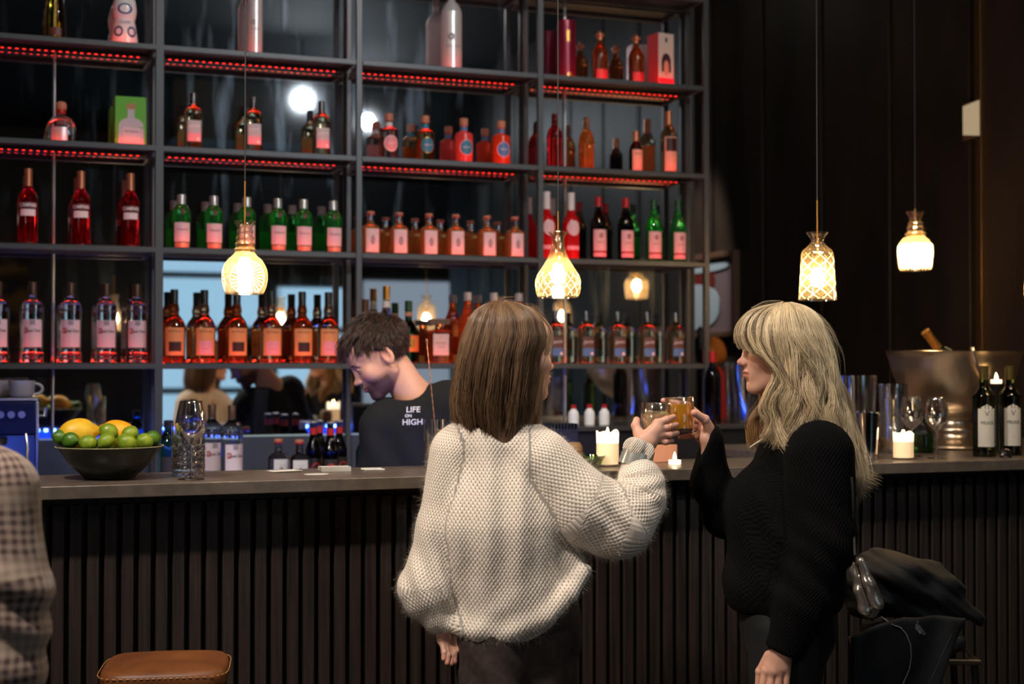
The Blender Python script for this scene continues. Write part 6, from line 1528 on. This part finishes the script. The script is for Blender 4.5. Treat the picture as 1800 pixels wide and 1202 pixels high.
# short tousled hair: tufts that start on the skull
def skull_hair(c, Rh, sc, n, seed, c1, c2, ln, region, comb, r0=.0011, m=9, lift=.35):
    rg = np.random.default_rng(seed); D = rg.normal(size=(n*3, 3)); D /= np.linalg.norm(D, axis=1, keepdims=True); D = D[region(D)][:n]; k = len(D)
    base = np.array([0,-.014,.036])+D*np.array([.075,.098,.084]); N = D/np.array([.074,.097,.083]); N /= np.linalg.norm(N, axis=1, keepdims=True)
    T = comb(D); T -= N*(T*N).sum(1, keepdims=True); T /= np.linalg.norm(T, axis=1, keepdims=True)+1e-6
    q = np.floor(D*7)+.5; ph = np.sin(q@np.array([12.9,78.2,37.7]))*43758; ph -= np.floor(ph); ph2 = ph*17 % 1
    T = T+(np.stack([ph-.5, ph2-.5, ph*0], 1))*.8; T -= N*(T*N).sum(1, keepdims=True)
    s = np.linspace(0, 1, m)[None,:,None]; L_ = (ln(D)*rg.uniform(.6,1.2,k))[:,None,None]
    C = base[:,None]+T[:,None]*L_*s+N[:,None]*L_*lift*np.sin(s*PI*.75)*(.6+.8*ph[:,None,None])+rg.normal(size=(k,1,3))*.0025*s
    C = c+(C*sc)@Rh.T; f = np.clip(ph*.5+rg.random(k)*.5, 0, 1)[:,None]
    return strands(C, r0*rg.uniform(.7,1.3,k), _n(c1)*(1-f)+_n(c2)*f)
reg = lambda D: ((D[:,2] > .05+.55*np.clip(D[:,1]-.1,0,1)) | ((D[:,1] < .05) & (D[:,2] > -.62))) & ~((D[:,1] > .60) & (D[:,2] < .50))
comb = lambda D: np.stack([D[:,0]*.3, .9*(D[:,2] > .2)-.2, -.55-(D[:,2] < .3)*.8], 1)
A3 = skull_hair(hc3, Rh3, hs, 5200, 31, srgb(24,17,15), srgb(84,60,48), lambda D: .022+.024*np.clip(D[:,2]+.1,0,1)+.010*np.clip(D[:,1],0,1), reg, comb, lift=.30)
np_mesh('hair', A3[0], A3[1], hair_mat('dark brown hair', srgb(50,36,30)), w3, True, A3[2])
V, F = surfnet(lambda P: smax(s_ell(P, (0,-.016,.040), (.081,.103,.090)), (.012+.75*np.clip(P[:,1]+.01,0,1)+.00*P[:,0])-P[:,2]-.05*(P[:,1] < -.01), .01), (-.1,-.13,-.08), (.1,.11,.14), .004)
np_mesh('hair_base', hc3+(V*hs)@Rh3.T, F, mat('hair base dark', srgb(24,17,15), .7), w3)
# ================================================================= plaid shirt customer at the left edge
F4 = Fig(-70, 2.62); L = F4.L
w4 = F4.root('person in a brown and cream plaid shirt cut off by the left picture edge')
armP = [L(-12,868,-.02), L(2,1030,-.04), L(-2,1180,-.06), L(40,1320,.10)]
def shirt(P):
    Q = P.copy(); Q[:,1] *= 1.15
    t = s_cone(Q, L(-100,900,0)*[1,1.15,1], L(-100,1200,0)*[1,1.15,1], .13, .15); t = smin(t, s_cone(P, L(-150,840,0), L(-45,845,-.01), .07, .075), .05)
    a = s_chain(P, armP[:3], [.083,.083,.086], .03)
    t = smin(t, s_cone(P, L(-230,880,0), L(-240,1150,0), .075,.075), .03)
    d = smin(t, a, .02); d = smax(d, L(0,1330,0)[2]-P[:,2], .01)
    g = np.exp(-((P[:,2]-L(0,1075,0)[2])/.10)**2); d += .005*g*wav(P[:,2]+.5*P[:,0], .075)+.003*wav(P[:,2]*.6+P[:,0]*.9, .13)
    return d
V, F = surfnet(shirt, L(-340,1400,0)-[0,.3,0], L(150,740,0)+[0,.3,0], .007)
M_pl = mat('plaid flannel', (.5,.4,.35), .85, sheen=.2); n, l, p = nodes(M_pl)
at = n.new('ShaderNodeAttribute'); at.attribute_name = 'wv'; sp_ = n.new('ShaderNodeSeparateXYZ')
nz = n.new('ShaderNodeTexNoise'); nz.inputs['Scale'].default_value = 7; vm = n.new('ShaderNodeVectorMath'); vm.operation = 'MULTIPLY_ADD'; vm.inputs[1].default_value = (.035,.035,0)
l.new(at.outputs['Vector'], nz.inputs['Vector']); l.new(nz.outputs['Color'], vm.inputs[0]); l.new(at.outputs['Vector'], vm.inputs[2]); l.new(vm.outputs[0], sp_.inputs[0])
def wave_(o, per, lo, hi):
    a = n.new('ShaderNodeMath'); a.operation = 'MULTIPLY'; a.inputs[1].default_value = 2*PI/per; l.new(o, a.inputs[0]); s = n.new('ShaderNodeMath'); s.operation = 'SINE'; l.new(a.outputs[0], s.inputs[0])
    r = n.new('ShaderNodeMapRange'); r.inputs['From Min'].default_value = lo; r.inputs['From Max'].default_value = hi; l.new(s.outputs[0], r.inputs['Value']); return r.outputs[0]
wx, wz = wave_(sp_.outputs[0], .0165, -.6, .6), wave_(sp_.outputs[1], .0165, -.6, .6); wx2, wz2 = wave_(sp_.outputs[0], .126, .55, .8), wave_(sp_.outputs[1], .126, .55, .8)
def mixc(f, a, b):
    x = n.new('ShaderNodeMix'); x.data_type = 'RGBA'; l.new(f, x.inputs[0])
    for i, q in ((6, a), (7, b)):
        if isinstance(q, tuple): x.inputs[i].default_value = (*q, 1)
        else: l.new(q, x.inputs[i])
    return x.outputs[2]
av = n.new('ShaderNodeMath'); av.operation = 'MULTIPLY_ADD'; av.inputs[1].default_value = .5; l.new(wx, av.inputs[0]); a2 = n.new('ShaderNodeMath'); a2.operation = 'MULTIPLY'; a2.inputs[1].default_value = .5; l.new(wz, a2.inputs[0]); l.new(a2.outputs[0], av.inputs[2])
c_ = mixc(av.outputs[0], srgb(72,50,48), srgb(164,138,124)); mxl = n.new('ShaderNodeMath'); mxl.operation = 'MAXIMUM'; l.new(wx2, mxl.inputs[0]); l.new(wz2, mxl.inputs[1])
m5 = n.new('ShaderNodeMath'); m5.operation = 'MULTIPLY'; m5.inputs[1].default_value = .5; l.new(mxl.outputs[0], m5.inputs[0]); l.new(mixc(m5.outputs[0], c_, srgb(184,160,140)), p.inputs['Base Color'])
ua, da = seg_uv(V, armP[:3]); U = np.stack([V[:,0], V[:,2]], 1); m = da < .10; U[m] = ua[m]
np_mesh('shirt', V, F, M_pl, w4, True, uv=U)
hc4 = L(-125, 690, 0); parts_ = [head_verts(hc4, head_frame((.6,.8)))]
parts_.append(part_mesh(lambda P: s_cone(P, L(-120,720,0), L(-105,850,0), .056, .064), L(-230,900,0)-[0,.15,0], L(0,690,0)+[0,.15,0], .007))
V, F = surfnet(lambda P: s_chain(P, [armP[2], armP[3]], [.040,.030], .01), np.min(armP[2:], 0)-.07, np.max(armP[2:], 0)+.07, .007); parts_.append((V, F, np.tile(SKIN, (len(V),1))))
parts_.append(core(L(-105,850,0), L(-100,1200,0), [([L(-45,850,-.01)]+armP[:3], [.045,.045,.042,.040])]))
V, F, C = join3(parts_); np_mesh('body', V, F, M_skin, w4, True, C)
A4 = skull_hair(hc4, head_frame((.6,.8)), 1.0, 1800, 33, srgb(30,22,18), srgb(80,60,46), lambda D: .03+0*D[:,0], reg, comb, r0=.002); np_mesh('hair', A4[0], A4[1], hair_mat('dark hair left', srgb(50,36,30)), w4, True, A4[2])
def tr4(P):
    d = s_ell(P, L(-100,1300,.0), (.16,.13,.12))
    for x in (-150, -50):
        a_, b_ = L(x,1300,0), L(x,1300,0); a_[2] = .72; b_[2] = .06; d = smin(d, s_chain(P, [a_, b_], [.095,.07], .03), .03)
    return d
V, F = surfnet(tr4, L(-300,1000,0)*[1,1,0]-[0,.2,.01], L(100,1250,0)+[0,.2,0], .012); np_mesh('trousers', V, F, mat('dark jeans', srgb(28,30,40), .8), w4)
shoe(w4, L(-150,1050,0), -.5); shoe(w4, L(-50,1050,0), -.5)
# ================================================================= stool under the coats, the coats and the handbag
F5 = Fig(1600, 4.02); L = F5.L
st2 = empty('bar_stool', F5.loc, -.45, 'bar stool buried under the black coats at the lower right', 'stool')
pad(.135, .130, .045, .635, mat('black leather', (.02,.018,.018), .4), 'seat', st2)
fr = MB(); fr.tube([(-.15,-.15,.62),(.15,-.15,.62),(.15,.15,.62),(-.15,.15,.62),(-.15,-.15,.62)], .009, 10); fr.build('seat_frame', mat('bronze tube', srgb(120,96,74), .3, .8), st2, True)
for sx_ in (-1, 1):
    for sy_ in (-1, 1): MB().tube([(sx_*.14, sy_*.14, .62), (sx_*.18, sy_*.18, .001)], .010, 10).build('leg', M_leg, st2, True)
MB().tube([(-.17,-.17,.22),(.17,-.17,.22),(.17,.17,.22),(-.17,.17,.22),(-.17,-.17,.22)], .008, 10).build('foot_ring', M_leg, st2, True)
def foldn(P, s=1.0):
    q = P[:,2]*.88+P[:,0]*.42+.35*(P[:,0]-.02)**2; w = P[:,0]*.88-P[:,2]*.42
    return (.0075*np.sin(q*105+1.6*np.sin(w*13)+P[:,1]*9)*(.55+.45*np.sin(w*17+1))+.0045*np.sin(q*60-w*45+2*np.sin(P[:,1]*15))+.0018*np.sin(q*230+w*40))*s
def jacketA(P):
    d = s_cone(P, L(1545,1035,0), L(1625,1045,.0), .105, .095); d = smin(d, s_ell(P, L(1572,1010,0), (.085,.14,.062)), .04)
    d = smin(d, s_cone(P, L(1640,1050,0), L(1695,1095,0), .080, .048), .04); d = smin(d, s_cone(P, L(1695,1090,.02), L(1712,1150,.03), .045, .03), .03)
    d = smax(d, L(0,1082,0)[2]-.005-P[:,2]-.9*np.clip(P[:,0]-.165,0,.12), .02)
    return d+foldn(P, .8)
V, F = surfnet(jacketA, L(1440,1210,0)-[0,.3,0], L(1760,930,0)+[0,.3,0], .0055)
M_jk = mat('black jacket cloth', srgb(15,15,17), .7, sheen=.05); noise_bump(M_jk, 160, .002, .4)
oa = empty('black_jacket', F5.loc, -THETA, 'crumpled black jacket heaped on top of the stool', 'jacket'); np_mesh('cloth', V, F, M_jk, oa)
def coatB(P):
    # hanging slab with soft folds, its right edge slanting in towards the floor
    y0 = -.198+.012*np.sin(P[:,0]*26+P[:,2]*9)+.010*np.sin(P[:,0]*47-P[:,2]*16)
    ztop = L(0,1082,-.19)[2]-.38*np.clip(-P[:,0]-.08,0,1)-.05*np.clip(P[:,0],0,1)
    xr = L(1690,1075,-.15)[0]-.42*(L(0,1075,-.15)[2]-P[:,2]); xl = L(1484,0,-.15)[0]-.0*P[:,2]
    d = np.abs(P[:,1]-y0)-.012; e = np.maximum(np.maximum(P[:,2]-ztop, .30-P[:,2]), np.maximum(P[:,0]-xr, xl-P[:,0]))
    return smax(d, e, .012)
V, F = surfnet(coatB, (-.26,-.28,.27), (.20,-.10,.78), .0055)
M_ct = mat('black coat cloth', srgb(15,15,19), .75, sheen=.05); noise_bump(M_ct, 420, .0008, .5)
ob = empty('black_coat', F5.loc, -THETA, 'smooth black coat hanging over the front of the stool, small pale print', 'coat'); np_mesh('cloth', V, F, M_ct, ob)
tb_ = BVHTree.FromPolygons([tuple(p) for p in V], [tuple(int(i) for i in f) for f in F])
def on_coat(x, z, off=.0015):
    h_ = tb_.ray_cast(Vector((x, -.5, z)), Vector((0,1,0)))[0]; return (x, (h_.y if h_ else -.17)-off, z)
T, TF = text_mesh("'ueenr", .020, .0003, .9); c = L(1607,1097,-.165); an = -math.radians(50)
meshobj('lettering', [on_coat(c[0]+x*math.cos(an)-y*math.sin(an), c[2]+x*math.sin(an)+y*math.cos(an)-.35*x*x*10) for x, y in T], TF, mat('pale print', srgb(150,150,150), .6), ob)
c = L(1603,1100,-.165); meshobj('emblem', [on_coat(c[0]+x*math.cos(an)-y*math.sin(an), c[2]+x*math.sin(an)+y*math.cos(an)) for x, y in [(-.012,-.0035),(.011,-.0035),(.011,.0035),(-.012,.0035)]], [(0,1,2,3)], mat('pale print', srgb(150,150,150), .6), ob)
MB().tube([on_coat(L(u,v,-.165)[0], L(u,v,-.165)[2], .002) for u, v in [(1548,1083),(1562,1093),(1573,1096),(1581,1106),(1588,1124),(1590,1145),(1588,1168),(1580,1190),(1574,1215)]], .0013, 6).build('drawstring', mat('pale cord', srgb(150,150,150), .6), ob, True)
MB().tube([on_coat(L(u,v,-.165)[0]-.004, L(u,v,-.165)[2], .001) for u, v in [(1668,1110),(1655,1135),(1640,1165),(1625,1195),(1612,1222)]], .0015, 6).build('edge_piping', mat('grey piping', srgb(60,60,64), .6), ob, True)
# silver handbag on a thin strap
F6 = F2; L = F2.L; DB = -.275
bag = empty('handbag', F2.loc, -THETA, 'small slouchy silver handbag on a thin strap behind the blonde woman', 'bag')
def bagf(P):
    a = s_chain(P, [L(1503,992,DB), L(1512,1035,DB), L(1522,1070,DB)], [.008,.014,.018], .01); b = s_chain(P, [L(1514,985,DB-.02), L(1527,1025,DB-.02), L(1541,1060,DB-.015)], [.009,.015,.018], .01)
    c_ = s_cone(P, L(1506,1000,DB+.04), L(1528,1068,DB+.05), .018, .026)
    return smin(smin(a, b, .005), c_, .02)+.0012*np.sin(P[:,2]*160+P[:,0]*90)
V, F = surfnet(bagf, L(1485,1100,DB)-[0,.07,0], L(1565,965,DB)+[0,.13,0], .0035)
M_silver = mat('silver leather', srgb(200,188,174), .22, .85); noise_bump(M_silver, 90, .0012, .4); np_mesh('pouch', V, F, M_silver, bag)
MB().tube([L(1507,992,DB-.016), L(1517,1030,DB-.024), L(1530,1066,DB-.02)], .0020, 8).build('zipper', mat('zip dark', srgb(50,36,28), .4, .6), bag, True)
MB().tube([L(1502,988,DB-.01), L(1503,975,DB-.01)], .0045, 10).build('strap_clip', M_polish, bag, True)
MB().tube([tuple(p) for p in spline([L(1497,838,-.235), L(1499,860,-.235), L(1500,890,-.23), L(1501,930,-.215), L(1503,978,DB-.01)], 24)], .0030, 8, ell=(1,.5)).build('strap', mat('strap leather', srgb(58,54,52), .3, .3), bag, True)
# stand-in for a blurred person-like shape, orange above red, beyond the shelves
ps_ = atY(1230, 640, 6.9)
cs = empty('figure_pole', (ps_.x+.03, 6.95, 0), 0, 'pole inside the blurred figure beyond the right end of the shelves', 'coat stand'); MB().lathe([(.16,0),(.16,.02),(.018,.03),(.018,1.62),(.001,1.64)], 20).build('pole', M_bb, cs, True)
def red_(P): return s_chain(P, [(0,0,1.36),(0,0,1.1),(0,0,.7)], [.06,.075,.085], .03)+.008*np.sin(np.arctan2(P[:,1],P[:,0])*6+P[:,2]*3)
V, F = surfnet(red_, (-.14,-.14,.58), (.14,.14,1.48), .012); o = np_mesh('red_figure_body', V, F, mat('blurred red', srgb(190,44,34), .8)); o.location = (ps_.x, 6.74, 0); tag(o, 'red body of a blurred figure, seen between mirror edge and shelf post', 'coat')
V, F = surfnet(lambda P: s_ell(P, (0,0,1.50), (.06,.06,.075))+.006*np.sin(P[:,0]*70+P[:,2]*40), (-.12,-.12,1.38), (.12,.12,1.66), .010); o = np_mesh('orange_figure_top', V, F, mat('blurred orange', srgb(214,116,36), .8)); o.location = (ps_.x-.0, 6.72, 0); tag(o, 'orange top of the blurred figure above its red body', 'hat')
